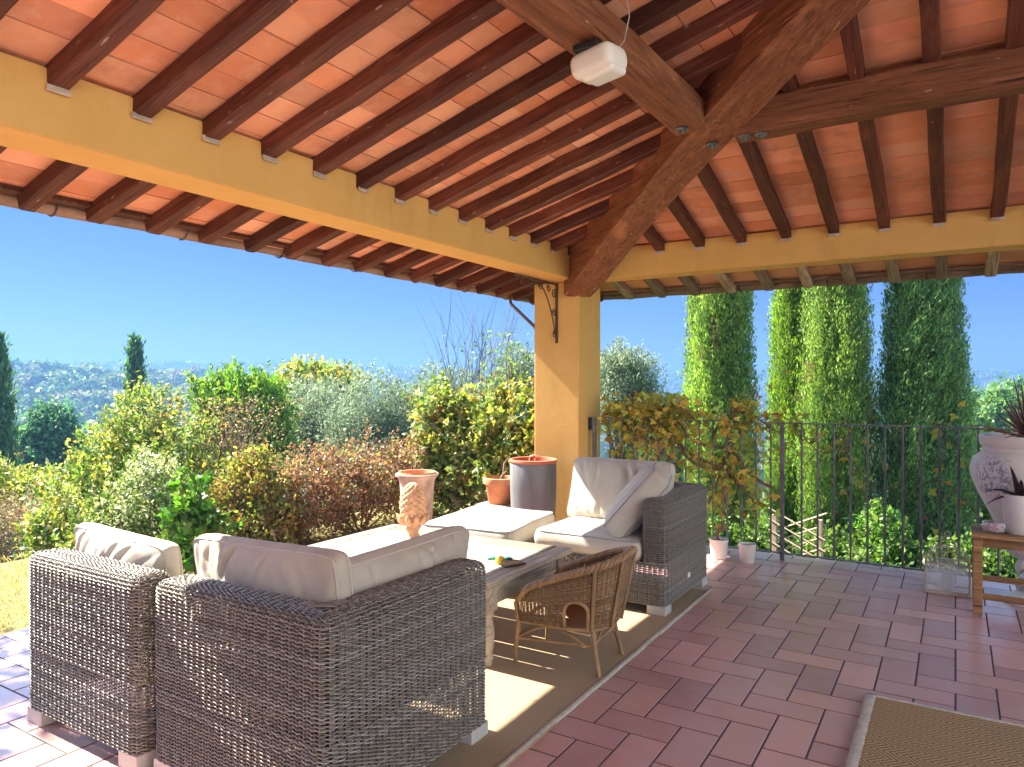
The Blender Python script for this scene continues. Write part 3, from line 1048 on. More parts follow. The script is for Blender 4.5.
# ------------------------------------------------------------------ cushions
def cushion_mesh(name, w, d, h, crown, seed, wrinkle=.006, n_=40, side=None, power=5.0, sag=0.0, fold=0.0):
    """box cushion lying flat: w (x) by d (y), seam height h, crowned top and bottom"""
    nx, ny = n_, max(12, int(n_ * d / w)); ns = 5
    def plan(i, j):
        x = -1 + 2 * i / nx; y = -1 + 2 * j / ny
        # rounded rectangle
        r = .12
        ax, ay = abs(x), abs(y)
        k = (ax ** 14 + ay ** 14) ** (1 / 14.0) if (ax > 0 or ay > 0) else 1
        m_ = max(ax, ay)
        f = m_ / k if k > 0 else 1
        pin = 1 - .022 * (1 - ax ** 2 if ay > ax else 1 - ay ** 2) * m_ ** 4
        return x * f * pin, y * f * pin, m_
    vs = []; idx = {}
    rc = random.Random(seed * 13 + 1)
    creases = []
    if fold > .001:
        for k in range(int(11 * w / .8)):
            x0 = -w / 2 + w * (k + rc.uniform(.1, .9)) / int(11 * w / .8)
            edge = 1 if rc.random() < .8 else -1
            an = rc.uniform(-.9, .9); ln = d * rc.uniform(.22, .62)
            creases.append((x0, edge * d / 2, math.sin(an), -edge * math.cos(an), ln, fold * rc.uniform(.35, 1.0), rc.uniform(.010, .017), rc.uniform(-1.5, 1.5)))
    def crease(X, Y):
        z = 0
        for (x0, y0, ux, uy, ln, dp, sg, cv) in creases:
            px_, py_ = X - x0, Y - y0
            t = px_ * ux + py_ * uy
            if t < -.02 or t > ln: continue
            q = t / ln
            dd_ = -px_ * uy + py_ * ux - cv * .03 * math.sin(q * 2.6)
            tp = max(0, 1 - q) ** .8 * min(1, (t + .02) / .04)
            z += tp * dp * (-.75 * math.exp(-(dd_ / sg) ** 2) + .55 * math.exp(-((dd_ - 2.1 * sg) / (1.6 * sg)) ** 2) + .30 * math.exp(-((dd_ + 2.3 * sg) / (1.8 * sg)) ** 2))
        return z
    def wr(x, y, e):
        X, Y = x * w / 2, y * d / 2
        a = mnoise.noise(Vector((X * 7 + seed, Y * 3.2, seed * 1.7)))
        b = 1 - abs(mnoise.noise(Vector((X * 11 + seed * 2, Y * 4 + 3, seed)))) * 2
        c = mnoise.noise(Vector((X * 2.2, Y * 2.2, seed + 9)))
        return wrinkle * (1.2 * a + .9 * b * (0.4 + .6 * e)) + wrinkle * 1.6 * c + crease(X, Y)
    top = {}; bot = {}
    def hgt(x, y):
        return (1 - abs(x) ** power) ** .8 * (1 - abs(y) ** power) ** .8
    for s_, tab in ((1, top), (-1, bot)):
        for j in range(ny + 1):
            for i in range(nx + 1):
                x, y, m_ = plan(i, j)
                gx, gy = -1 + 2 * i / nx, -1 + 2 * j / ny
                hh = hgt(gx, gy)
                z = s_ * (h / 2 + crown * hh) + (wr(x, y, m_) * min(1, hh * 2.5 + .15)) * s_
                z -= sag * (1 - gx * gx) * .5
                tab[i, j] = len(vs); vs.append((x * w / 2, y * d / 2, z))
    fs = []
    for j in range(ny):
        for i in range(nx):
            fs.append((top[i, j], top[i + 1, j], top[i + 1, j + 1], top[i, j + 1]))
            fs.append((bot[i, j + 1], bot[i + 1, j + 1], bot[i + 1, j], bot[i, j]))
    rim = [(i, 0) for i in range(nx)] + [(nx, j) for j in range(ny)] + [(i, ny) for i in range(nx, 0, -1)] + [(0, j) for j in range(ny, 0, -1)]
    nr = len(rim); rings = [[bot[q] for q in rim]]
    for s_ in range(1, ns):
        q = s_ / ns; row = []
        for a in rim:
            b0, t0 = Vector(vs[bot[a]]), Vector(vs[top[a]])
            p = b0.lerp(t0, q); out = Vector((p.x / w, p.y / d, 0))
            p = p + out.normalized() * (.02 * math.sin(PI * q) * min(1, h / .08) + wrinkle * .5 * mnoise.noise(Vector((p.x * 9, p.y * 9, q * 2 + seed))))
            row.append(len(vs)); vs.append(tuple(p))
        rings.append(row)
    rings.append([top[q] for q in rim])
    for a in range(ns):
        for k in range(nr):
            k2 = (k + 1) % nr
            fs.append((rings[a][k], rings[a][k2], rings[a + 1][k2], rings[a + 1][k]))
    me = bpy.data.meshes.new(name); me.from_pydata(vs, [], fs); me.update(); set_smooth(me)
    seam = [[vs[q] for q in rings[0]], [vs[q] for q in rings[-1]]]
    return me, seam

def cushion(name, w, d, h, crown, loc, rot, label, cat="cushion", group=None, seed=1, wrinkle=.006, pipe=True, pipe_mat="piping", cover="cushion", **kw):
    root = empty(name, loc, 0, label, cat, group); root.rotation_euler = rot
    me, seam = cushion_mesh("cover", w, d, h, crown, seed, wrinkle, **kw)
    c = link("cover", me, M[cover], root)
    if pipe:
        for sm in seam:
            mb = MB(); mb.tube([Vector(q) * 1.004 for q in sm], .0035, 5, closed=True)
            mb.build("piping", M[pipe_mat], root, smooth=60)
    return root
SG = "seat cushions on the wicker modules"; BG = "back cushions leaning on the wicker modules"
cushion("seat_cushion", .62, .68, .11, .012, (-2.905, 1.975, .372), (0, 0, 0), "beige seat cushion lying on the sofa module nearest the lawn", group=SG, seed=2)
cushion("seat_cushion", .68, .70, .11, .012, (-2.075, 2.01, .372), (0, 0, 0), "beige seat cushion lying on the foreground corner sofa", group=SG, seed=3)
cushion("seat_cushion", .72, .70, .11, .014, (-1.985, 4.415, .378), (0, 0, 0), "white sunlit seat cushion on the far sofa module by the railing", group=SG, seed=4)
# back cushions (thickness along local z)
cushion("back_cushion", .72, .40, .060, .066, (-2.985, 1.735, .560), (R(84), R(-1), R(178)), "pale back cushion in the sun leaning on the sofa module nearest the lawn", group=BG, seed=5, wrinkle=.009, n_=90, pipe_mat="cushion", power=2.7, fold=.026)
cushion("back_cushion", .86, .42, .060, .070, (-2.125, 1.765, .605), (R(84), R(3), R(175)), "shaded back cushion slumped along the back of the foreground corner sofa", group=BG, seed=6, wrinkle=.009, n_=100, cover="cushion_shaded", pipe_mat="cushion", power=2.7, fold=.030)
cushion("back_cushion", .82, .40, .060, .058, (-1.815, 2.12, .580), (R(84), R(0), R(-88)), "shaded back cushion leaning on the arm of the foreground corner sofa", group=BG, seed=7, wrinkle=.008, n_=96, cover="cushion_shaded", pipe_mat="cushion", power=2.7, fold=.024)
cushion("back_cushion", .74, .43, .09, .045, (-2.01, 4.70, .630), (R(72), R(0), R(-1)), "upright white back cushion of the far sofa module by the railing", group=BG, seed=8, wrinkle=.009, n_=80, pipe_mat="cushion", fold=.016)
cushion("scatter_cushion", .45, .48, .13, .045, (-1.745, 4.38, .635), (R(50), R(0), R(-72)), "square beige cushion with dark piping leaning against the arm of the far sofa", group=None, seed=9, wrinkle=.008, n_=60, power=3.0, fold=.016)

# ottoman
W4, D4 = .66, .80
ot = empty("wicker_ottoman", (-2.84, 4.30, 0), R(7), "low wicker ottoman between the coffee table and the grey planter", "ottoman")
p = PlanPath(rect_loop(-W4 / 2, -D4 / 2, W4 / 2, D4 / 2), True, .045)
P, LU, LV = shell_fn(p, .062, .31, .001, None)
weave("base", P, LU, LV, M["wicker"], ot, seed=21)
mb = MB(); mb.box((0, 0, .300), (W4 - .04, D4 - .04, .012)); mb.build("seat_deck", M["rust"], ot)
for sx in (-1, 1):
    for sy in (-1, 1):
        mb = MB(); mb.box((sx * (W4 / 2 - .06), sy * (D4 / 2 - .06), .031), (.11, .11, .062), bev=.004); mb.build("foot", M["foot"], ot)
cushion("ottoman_cushion", .68, .82, .105, .014, (-2.84, 4.30, .372), (0, 0, R(7)), "large flat white cushion in full sun on the ottoman", group=SG, seed=12, n_=44)

# ------------------------------------------------------------------ coffee table
TB = empty("coffee_table", (-2.57, 3.29, 0), 0, "low weathered wooden table between the sofas with a plank top", "table")
TX0, TX1, TY0, TY1 = -3.24, -1.885, 2.865, 3.715
tw, td = TX1 - TX0, TY1 - TY0
def tb_add(name, p0, p1, w, h, seed, jit=.0015, cham=.004):
    p0 = Vector(p0); p1 = Vector(p1)
    o = timber(name, p0, p1, w, h, M["table_wood"], None, jit, seed=seed, cham=cham)
    o.parent = TB; o.location = Vector(o.location) - Vector(TB.location)
    return o
npl = 5; pw = (td) / npl
for i in range(npl):
    gap = .005 if i != 2 else .011
    tb_add("plank", (TX0 + .10, TY0 + pw * (i + .5), .425), (TX1 - .10, TY0 + pw * (i + .5), .425), pw - gap, .030, 40 + i)
for x in (TX0 + .05, TX1 - .05):
    tb_add("breadboard_end", (x, TY0, .425), (x, TY1, .425), .097, .030, 50 + int(x * 10))
for (a, b) in (((TX0 + .10, TY0 + .06), (TX1 - .10, TY0 + .06)), ((TX0 + .10, TY1 - .06), (TX1 - .10, TY1 - .06)), ((TX0 + .06, TY0 + .10), (TX0 + .06, TY1 - .10)), ((TX1 - .06, TY0 + .10), (TX1 - .06, TY1 - .10))):
    tb_add("apron", (*a, .355), (*b, .355), .022, .108, 60 + int(10 * a[0]))
for x in (TX0 + .07, TX1 - .07):
    for y in (TY0 + .07, TY1 - .07):
        mb = MB(); mb.box((0, 0, .345), (.075, .075, .13), bev=.004)
        mb.lathe([(.030, .278), (.036, .268), (.030, .255), (.025, .245), (.033, .20), (.036, .16), (.031, .10), (.025, .07), (.032, .055), (.032, .045), (.024, .03), (.021, 0)], 20)
        mb.build("leg", M["table_wood"], TB, smooth=35, loc=(x + 2.57, y - 3.29, 0))

# terracotta pine cone finial
fin = empty("pine_cone_finial", (-2.80, 3.39, .440), 0, "terracotta pine cone finial on a round foot standing on the coffee table", "ornament")
mb = MB(); mb.lathe([(.056, 0), (.058, .012), (.050, .020), (.040, .030), (.032, .045), (.034, .058), (.042, .066), (.040, .074), (.036, .085), (.048, .105), (.066, .125), (.074, .14)], 32)
mb.build("foot", M["pale_terracotta"], fin, smooth=40)
def cone():
    vs = []; fs = []; nt, nz = 96, 80
    for j in range(nz + 1):
        q = j / nz; z = .125 + .225 * q
        r = .078 * math.sqrt(max(0, 1 - ((q - .40) / .605) ** 2)) + .001
        for i in range(nt):
            an = 2 * PI * i / nt
            a = an / (2 * PI) * 9; b = q * 6.5
            u1, v1 = (a + b) % 1.0, (b - a) % 1.0
            bump = min(u1, 1 - u1) * min(v1, 1 - v1) * 4
            rr = max(.001, r + (.012 * bump ** .6 - .005) * min(1, r / .03))
            vs.append((rr * math.cos(an), rr * math.sin(an), z))
    for j in range(nz):
        for i in range(nt):
            i2 = (i + 1) % nt
            fs.append((j * nt + i, j * nt + i2, (j + 1) * nt + i2, (j + 1) * nt + i))
    fs.append(tuple(range(nz * nt, nz * nt + nt)))
    me = bpy.data.meshes.new("cone"); me.from_pydata(vs, [], fs); me.update(); set_smooth(me); return me
link("cone", cone(), M["pale_terracotta"], fin)
mb = MB()
for k in range(10):
    a = 2 * PI * k / 10
    pts = [(math.cos(a) * r, math.sin(a) * r, z) for r, z in ((.060, .112), (.080, .128), (.088, .150), (.095, .160))]
    mb.tube(pts, [.022, .020, .013, .004], 6)
mb.build("leaf_collar", M["pale_terracotta"], fin, smooth=60)

# small things left on the table
tt = empty("toy_spade", (-2.06, 3.22, .4415), R(20), "green and yellow plastic toy lying on the shaded end of the table", "toy")
mb = MB(); mb.tube([(-.07, 0, .012), (-.03, .008, .018), (.02, .004, .016)], [.008, .010, .008], 8); mb.build("handle", M["toy_green"], tt, smooth=50)
mb = MB(); mb.lathe([(.001, 0), (.022, .001), (.026, .016), (.022, .034), (.012, .040), (.001, .041)], 16, (.005, -.035, 0)); mb.build("cup", M["toy_yellow"], tt, smooth=50)
mb = MB(); mb.box((.02, .035, .010), (.06, .04, .018), rz=.5, bev=.006); mb.build("scoop", M["toy_green"], tt, smooth=40)
def shoe(org, rz, label):
    t = empty("small_shoe", org, rz, label, "shoe", "little shoes on the table")
    vs = []; fs = []; n_ = 14; m_ = 14
    for i in range(n_ + 1):
        q = i / n_; x = -.065 + .13 * q
        w = .024 * (math.sin(PI * min(1, .12 + q * .85)) ** .5) * (1 + .15 * math.sin(q * 4))
        h = .040 * (1 - .55 * q ** 1.4) * (math.sin(PI * min(1, .15 + .8 * q)) ** .4)
        for k in range(m_):
            a = 2 * PI * k / m_
            vs.append((x, w * math.cos(a), max(.004, h * .5 + h * .5 * math.sin(a))))
    for i in range(n_):
        for k in range(m_):
            k2 = (k + 1) % m_; fs.append((i * m_ + k, i * m_ + k2, (i + 1) * m_ + k2, (i + 1) * m_ + k))
    fs.append(tuple(reversed(range(m_)))); fs.append(tuple(range(n_ * m_, n_ * m_ + m_)))
    me = bpy.data.meshes.new("upper"); me.from_pydata(vs, [], fs); me.update(); set_smooth(me); link("upper", me, M["toy_brown"], t)
    mb = MB(); mb.box((0, 0, .003), (.13, .046, .006), bev=.002); mb.build("sole", M["black_plastic"], t)
    mb = MB(); mb.lathe([(.017, 0), (.019, .003), (.016, .006)], 16, (-.030, 0, .037)); mb.build("collar", M["black_plastic"], t, smooth=40)
shoe((-1.965, 3.20, .4415), R(70), "small brown child's shoe at the edge of the table, beside the plastic toy")

# ------------------------------------------------------------------ rug and doormat
def mat_sheet(name, x0, y0, x1, y1, z, th, mat, label, cat, nx=60, ny=60, wav=.004, seed=0, bind=None):
    root = empty(name, ((x0 + x1) / 2, (y0 + y1) / 2, 0), 0, label, cat)
    cx, cy = (x0 + x1) / 2, (y0 + y1) / 2
    vs = []; fs = []
    for s_ in (1, 0):
        for j in range(ny + 1):
            for i in range(nx + 1):
                x = x0 + (x1 - x0) * i / nx; y = y0 + (y1 - y0) * j / ny
                wx = wav * mnoise.noise(Vector((y * 2.3, seed, 1))) if i in (0, nx) else 0
                wy = wav * mnoise.noise(Vector((x * 2.3, seed, 5))) if j in (0, ny) else 0
                zz = z + (th if s_ else 0) + (.0025 * max(0, mnoise.noise(Vector((x * 2.5, y * 2.5, seed)))) if s_ else 0)
                vs.append((x + wx - cx, y + wy - cy, zz))
    o_ = (nx + 1) * (ny + 1)
    for j in range(ny):
        for i in range(nx):
            a = j * (nx + 1) + i
            fs.append((a, a + 1, a + nx + 2, a + nx + 1))
            fs.append((o_ + a, o_ + a + nx + 1, o_ + a + nx + 2, o_ + a + 1))
    edge = [i for i in range(nx + 1)] + [(j) * (nx + 1) + nx for j in range(1, ny + 1)] + [ny * (nx + 1) + i for i in range(nx - 1, -1, -1)] + [j * (nx + 1) for j in range(ny - 1, 0, -1)]
    ne = len(edge)
    for k in range(ne):
        a, b = edge[k], edge[(k + 1) % ne]
        fs.append((a, o_ + a, o_ + b, b))
    me = bpy.data.meshes.new("pile"); me.from_pydata(vs, [], fs); me.update(); set_smooth(me, 40)
    link("pile", me, mat, root)
    if bind:
        for (a, b, w) in bind:
            mb = MB(); a = Vector((a[0] - cx, a[1] - cy, z + th)); b = Vector((b[0] - cx, b[1] - cy, z + th))
            n_ = 30; d = (b - a).normalized(); s_ = Vector((-d.y, d.x, 0))
            v2 = []; f2 = []
            for i in range(n_ + 1):
                p = a.lerp(b, i / n_) + s_ * .0015 * math.sin(i * 1.7)
                for (q, hz) in ((-.5, -.008), (-.5, .002), (-.3, .0055), (.3, .0055), (.5, .002), (.5, -.004)):
                    v2.append(p + s_ * w * q + Vector((0, 0, hz)))
            for i in range(n_):
                for k in range(5): f2.append((i * 6 + k, i * 6 + k + 1, (i + 1) * 6 + k + 1, (i + 1) * 6 + k))
            f2 += [tuple(range(6)), tuple(reversed(range(n_ * 6, n_ * 6 + 6)))]
            mb.add(v2, f2); mb.build("binding", M["binding"], root, smooth=50)
    return root
mat_sheet("jute_rug", -2.55, 1.70, -1.388, 4.78, .002, .009, M["rug"], "large woven jute rug under the table and sofas", "rug", 60, 120, .010, 3,
          bind=[((-1.398, 1.70), (-1.398, 4.78), .022), ((-1.388, 4.77), (-2.55, 4.77), .02)])
mat_sheet("coir_doormat", -.335, 2.62, .65, 3.535, .002, .016, M["coir"], "brown herringbone coir doormat with pale edging at the lower right", "doormat", 60, 60, .004, 7,
          bind=[((-.318, 2.62), (-.318, 3.535), .040), ((.65, 3.527), (-.335, 3.527), .018)])

# ------------------------------------------------------------------ child's rattan chair
def small_chair():
    t = empty("rattan_chair", (-1.635, 3.235, .011), R(4), "small child's rattan tub chair facing the table on the jute rug", "chair")
    # local: faces -x ; seat ring half width .18
    a_, b_ = .205, .195
    nU = 400
    # U path: front left tip (-.22, .175) back round to front right tip
    pts = []
    st = .20
    for i in range(nU + 1):
        q = i / nU
        L1 = .26; La = PI * .19; tot = 2 * L1 + La; s_ = q * tot
        if s_ < L1: p = (-.20 + s_, -.185); n_ = (0, -1)
        elif s_ < L1 + La:
            an = (s_ - L1) / .19; p = (.06 + .155 * math.sin(an), -.185 * math.cos(an)); n_ = (math.sin(an), -math.cos(an))
        else: p = (.06 - (s_ - L1 - La), .185); n_ = (0, 1)
        pts.append((*p, *n_))
    pts = np.array(pts); tot = 2 * .26 + PI * .19
    def ztop(u):
        q = np.abs(u / tot - .5) * 2          # 0 at the back, 1 at the arm tips
        return .575 - .205 * np.clip(q, 0, 1) ** 1.15 - .04 * np.clip((q - .85) / .15, 0, 1) ** 2
    Z0 = .215; LV = .36
    def P(u, v):
        u = np.asarray(u, float); v = np.broadcast_to(np.asarray(v, float), u.shape)
        f = np.clip(u / tot, 0, 1) * nU
        x = np.interp(f, np.arange(nU + 1), pts[:, 0]); y = np.interp(f, np.arange(nU + 1), pts[:, 1])
        nx = np.interp(f, np.arange(nU + 1), pts[:, 2]); ny = np.interp(f, np.arange(nU + 1), pts[:, 3])
        q = v / LV
        z = Z0 + (ztop(u) - Z0) * q
        fl = .012 + .055 * q * np.clip(nx, 0, 1) + .02 * q
        return np.column_stack([x + nx * fl, y + ny * fl, z]), np.column_stack([nx, ny, np.zeros_like(nx)])
    def hole(u, z):
        out = np.zeros(len(u), bool)
        for cu in (.30, tot - .30):
            w = .062
            out |= (np.abs(u - cu) < w) & (z < Z0 + .075 + np.sqrt(np.clip(w * w - (u - cu) ** 2, 0, None)))
        return out
    def mask(u, v, vs=None):
        if vs is None: vs = np.full(len(u), v)
        z = Z0 + (ztop(u) - Z0) * (vs / LV)
        return ~hole(u, z)
    RC = np.array([(.22, .13, .06), (.27, .165, .075), (.18, .105, .05), (.31, .20, .10)])
    weave("woven_shell", P, tot, LV, M["rattan"], t, pu=.020, pv=.0100, amp=.0034, th=.0024, w=.0056, closed=False, cols=RC, mask=mask, stake_r=.003, sub=4, seed=33)
    us = np.linspace(0, tot, 70)
    rim, _ = P(us, np.full(70, LV))
    # braided rim: three strands twisted round the line
    for ph in range(3):
        mb = MB(); pp = []
        uu = np.linspace(0, tot, 260); rr, nn = P(uu, np.full(260, LV))
        for k in range(260):
            an = uu[k] * 2 * PI / .055 + ph * 2 * PI / 3
            pp.append((rr[k][0] + nn[k][0] * .011 * math.cos(an), rr[k][1] + nn[k][1] * .011 * math.cos(an), rr[k][2] + .011 * math.sin(an)))
        mb.tube(pp, .0095, 7); o = mb.build("braided_rim", M["cane"], t, smooth=70)
    for cu in (.30, tot - .30):
        w = .062; arc = []
        zz = [(cu - w, Z0 + .0), (cu - w, Z0 + .04)] + [(cu - w * math.cos(PI * k / 14), Z0 + .075 + w * math.sin(PI * k / 14)) for k in range(15)] + [(cu + w, Z0 + .04), (cu + w, Z0)]
        for (u, z) in zz:
            v = (z - Z0) / (float(ztop(np.array([u]))[0]) - Z0) * LV
            p_, n_ = P(np.array([u]), np.array([v])); arc.append(tuple(p_[0] + n_[0] * .002))
        mb = MB(); mb.tube(arc, .0085, 8); mb.build("arch_loop", M["cane"], t, smooth=70)
    # seat: woven disc
    mb = MB()
    ring = [(p[0] * .98, p[1] * .98, Z0 - .005) for p in pts[::8]] 
    n_ = len(ring)
    rows = 12
    vs = [tuple(r_) for r_ in ring] ; 
    cxy = (-.02, 0)
    V_ = []; F_ = []
    for k in range(rows + 1):
        f = 1 - k / rows
        for r_ in ring: V_.append((cxy[0] + (r_[0] - cxy[0]) * f, r_[1] * f, Z0 - .004 - .012 * (1 - f * f) + .003 * (k % 2)))
    for k in range(rows):
        for i in range(n_ - 1): F_.append((k * n_ + i, k * n_ + i + 1, (k + 1) * n_ + i + 1, (k + 1) * n_ + i))
    mb.add(V_, F_, (.27, .16, .07)); so = mb.build("seat", M["rattan"], t, smooth=30, colors=True)
    md = so.modifiers.new("thick", 'SOLIDIFY'); md.thickness = .008
    mb = MB(); mb.tube([(p[0], p[1], Z0 - .004) for p in pts[::10]], .010, 8); mb.build("seat_rail", M["cane"], t, smooth=70)
    mb = MB(); mb.tube([(-.205, -.185, Z0 - .004), (-.215, 0, Z0 - .004), (-.205, .185, Z0 - .004)], .010, 8); mb.build("seat_rail", M["cane"], t, smooth=70)
    # legs
    for sy in (-1, 1):
        top = float(ztop(np.array([0.0]))[0])
        mb = MB(); mb.tube([(-.205, sy * .205, top), (-.222, sy * .200, .30), (-.212, sy * .185, .2), (-.228, sy * .185, .1), (-.232, sy * .185, 0)], [.009, .0125, .0125, .0125, .011], 9); mb.build("leg", M["cane"], t, smooth=70)
        mb = MB(); mb.tube([(.215, sy * .10, .50), (.155, sy * .135, .22), (.175, sy * .15, .11), (.20, sy * .165, 0)], [.009, .0125, .0125, .011], 9); mb.build("leg", M["cane"], t, smooth=70)
        for du in (.065, .178):
            uu_ = np.full(8, tot / 2 + sy * du); pp_, nn_ = P(uu_, np.linspace(0, LV, 8))
            mb = MB(); mb.tube([tuple(p_ + n_ * .010) for p_, n_ in zip(pp_, nn_)], .0095, 8); mb.build("back_post", M["cane"], t, smooth=70)
        mb = MB(); mb.tube([(-.222, sy * .185, .125), (.17, sy * .148, .135)], .008, 8); mb.build("stretcher", M["cane"], t, smooth=70)
        # bentwood braces under the seat
        arc = [(-.222 + .36 * k / 12, sy * (.185 - .03 * k / 12), .125 + .075 * math.sin(PI * k / 12)) for k in range(13)]
        mb = MB(); mb.tube(arc, .007, 8); mb.build("brace", M["cane"], t, smooth=70)
    mb = MB(); mb.tube([(-.222, -.185, .130), (-.222, .185, .130)], .008, 8); mb.build("stretcher", M["cane"], t, smooth=70)
    mb = MB(); mb.tube([(.165, -.148, .145), (.165, .148, .145)], .008, 8); mb.build("stretcher", M["cane"], t, smooth=70)
    arc = [(.168, -.148 + .296 * k / 12, .11 + .085 * math.sin(PI * k / 12)) for k in range(13)]
    mb = MB(); mb.tube(arc, .007, 8); mb.build("brace", M["cane"], t, smooth=70)
small_chair()

# ------------------------------------------------------------------ pots by the pillar
def pot(name, loc, prof, mat, label, cat="pot", soil_z=None, soil_r=None, group=None, seg=40, rim=None):
    t = empty(name, loc, 0, label, cat, group)
    mb = MB(); mb.lathe(prof, seg); mb.build("body", M[mat], t, smooth=40)
    if soil_r:
        mb = MB(); vs = [(0, 0, soil_z + .01)] + [(soil_r * math.cos(2 * PI * k / 24), soil_r * math.sin(2 * PI * k / 24), soil_z) for k in range(24)]
        mb.add(vs, [(0, 1 + k, 1 + (k + 1) % 24) for k in range(24)]); mb.build("soil", M["soil"], t)
    return t
g = pot("grey_planter", (-3.13, 5.42, 0), [(.150, 0), (.165, .01), (.190, .2), (.203, .5), (.203, .69), (.198, .70), (.180, .70), (.178, .62)], "grey_glaze", "tall dark grey glazed planter with a red terracotta rim beside the pillar", "planter", .63, .178)
mb = MB(); mb.lathe([(.170, .60), (.176, .70), (.205, .702), (.212, .712), (.210, .728), (.196, .732), (.186, .728), (.178, .70), (.172, .62)], 40); mb.build("rim", M["rim_terracotta"], g, smooth=40)
mb = MB(); mb.tube([(-.05, .02, .63), (-.02, 0, .75), (.03, -.02, .76), (.06, -.02, .735)], [.02, .018, .016, .008], 8); mb.tube([(.0, .03, .63), (.01, .04, .76), (.06, .05, .74)], [.016, .014, .006], 8); mb.build("dry_stem", M["rim_terracotta"], g, smooth=60)
o2 = pot("terracotta_pot", (-3.52, 5.50, .30), [(.10, 0), (.11, .01), (.135, .17), (.140, .175), (.158, .18), (.162, .205), (.158, .232), (.143, .236), (.135, .22), (.13, .16)], "terracotta", "orange terracotta flowerpot on a block behind the grey planter", "pot", .20, .135)
bl = MB(); bl.box((-3.52, 5.50, .15), (.34, .34, .298), bev=.01); tag(bl.build("stone_block", M["old_terracotta"]), "rough square block under the orange terracotta flowerpot", "block")
mb = MB(); mb.tube([(0, 0, .2), (.03, .01, .27), (.02, .04, .36), (.07, .05, .42)], [.016, .014, .012, .005], 7); mb.tube([(.03, .01, .26), (.08, -.02, .30)], [.012, .006], 7); mb.build("dry_stem", M["twig"], o2, smooth=60)
u = pot("terracotta_urn", (-3.74, 4.58, 0), [(.16, 0), (.165, .03), (.13, .05), (.10, .09), (.09, .14), (.11, .19), (.135, .27), (.145, .40), (.152, .55), (.160, .62), (.178, .645), (.195, .655), (.198, .672), (.185, .680), (.165, .67), (.150, .60)], "old_terracotta", "flared aged terracotta urn on a foot standing behind the coffee table", "urn", .63, .152)
mb = MB(); mb.lathe([(.145, .6), (.160, .672), (.172, .682), (.168, .69), (.155, .688), (.14, .64)], 40); mb.build("rim", M["terracotta"], u, smooth=40)
u.scale = (.90, .90, .97)

# ------------------------------------------------------------------ railing
rl = empty("iron_railing", (-.8, 5.92, 0), 0, "dark iron railing with thin upright bars along the far edge of the patio", "railing")
XR0, XR1 = -2.80, 3.6
mb = MB(); mb.box(((XR0 + XR1) / 2 + .8, 0, 1.078), (XR1 - XR0, .040, .010), bev=.002); mb.build("top_rail", M["iron"], rl)
mb = MB(); mb.box(((XR0 + XR1) / 2 + .8, 0, .055), (XR1 - XR0, .030, .010), bev=.002); mb.build("bottom_rail", M["iron"], rl)
k = 0
posts = [-1.16 - 1.62, -1.16, .62, 2.40]
for px_ in posts:
    mb = MB(); mb.box((px_ + .8, 0, .537), (.030, .030, 1.074), bev=.003); mb.build("post", M["iron"], rl)
xs = np.arange(XR0 + .06, XR1, .1150)
for x in xs:
    if min(abs(x - q) for q in posts) < .05: continue
    mb = MB(); mb.tube([(x + .8, 0, .058), (x + .8, 0, 1.075)], .0080, 8); mb.build("baluster", M["iron"], rl, smooth=60)

# ------------------------------------------------------------------ bench with pots on the right
bn = empty("wooden_bench", (.62, 5.32, 0), 0, "low wooden bench standing on the tiles at the right edge of the photo", "bench")
def bw(name, p0, p1, w, h, seed):
    o = timber(name, p0, p1, w, h, M["bench_wood"], None, .001, seed=seed, cham=.004)
    o.parent = bn; o.location = Vector(o.location) - Vector(bn.location); return o
for i in range(4): bw("seat_plank", (.085, 5.19 + .083 * i, .472), (1.16, 5.19 + .083 * i, .472), .078, .024, 70 + i)
for x in (.115, 1.13):
    for y in (5.185, 5.435):
        mb = MB(); mb.box((x - .62, y - 5.32, .230), (.048, .048, .459), bev=.004); mb.build("leg", M["bench_wood"], bn)
bw("apron", (.14, 5.185, .430), (1.105, 5.185, .430), .020, .055, 81); bw("apron", (.14, 5.435, .430), (1.105, 5.435, .430), .020, .055, 82)
bw("stretcher", (.14, 5.185, .105), (1.105, 5.185, .105), .022, .036, 83); bw("stretcher", (.14, 5.435, .16), (1.105, 5.435, .16), .022, .036, 84)

def spikes(root, name, n_, L, wd, z0, col, seed, spread=(15, 80), curl=.3):
    rnd = random.Random(seed)
    for i in range(n_):
        a = 2 * PI * i / n_ + rnd.uniform(-.3, .3); el = R(rnd.uniform(*spread)); ll = L * rnd.uniform(.65, 1.1)
        d = Vector((math.cos(a) * math.cos(el), math.sin(a) * math.cos(el), math.sin(el))); s_ = Vector((-math.sin(a), math.cos(a), 0))
        vs = []; fs = []; m_ = 7
        for k in range(m_ + 1):
            q = k / m_
            p = d * ll * q + Vector((0, 0, z0 - curl * ll * q * q * math.cos(el)))
            w = wd * (1 - q) ** .7
            up = s_.cross(d).normalized()
            vs += [p - s_ * w + up * w * .4, p - up * w * .35, p + s_ * w + up * w * .4]
        for k in range(m_):
            for j in (0, 1): fs.append((k * 3 + j, k * 3 + j + 1, (k + 1) * 3 + j + 1, (k + 1) * 3 + j))
        mb = MB(); mb.add(vs, fs); o = mb.build(name, col, root, smooth=70)
        o.modifiers.new("thick", 'SOLIDIFY').thickness = .003
M["aloe"] = simple("dry_aloe", (.22, .11, .065), .6, .45, 9, .2)
M["dark_leaf"] = simple("dark_leaf", (.05, .035, .03), .5, .4, 9, .2)
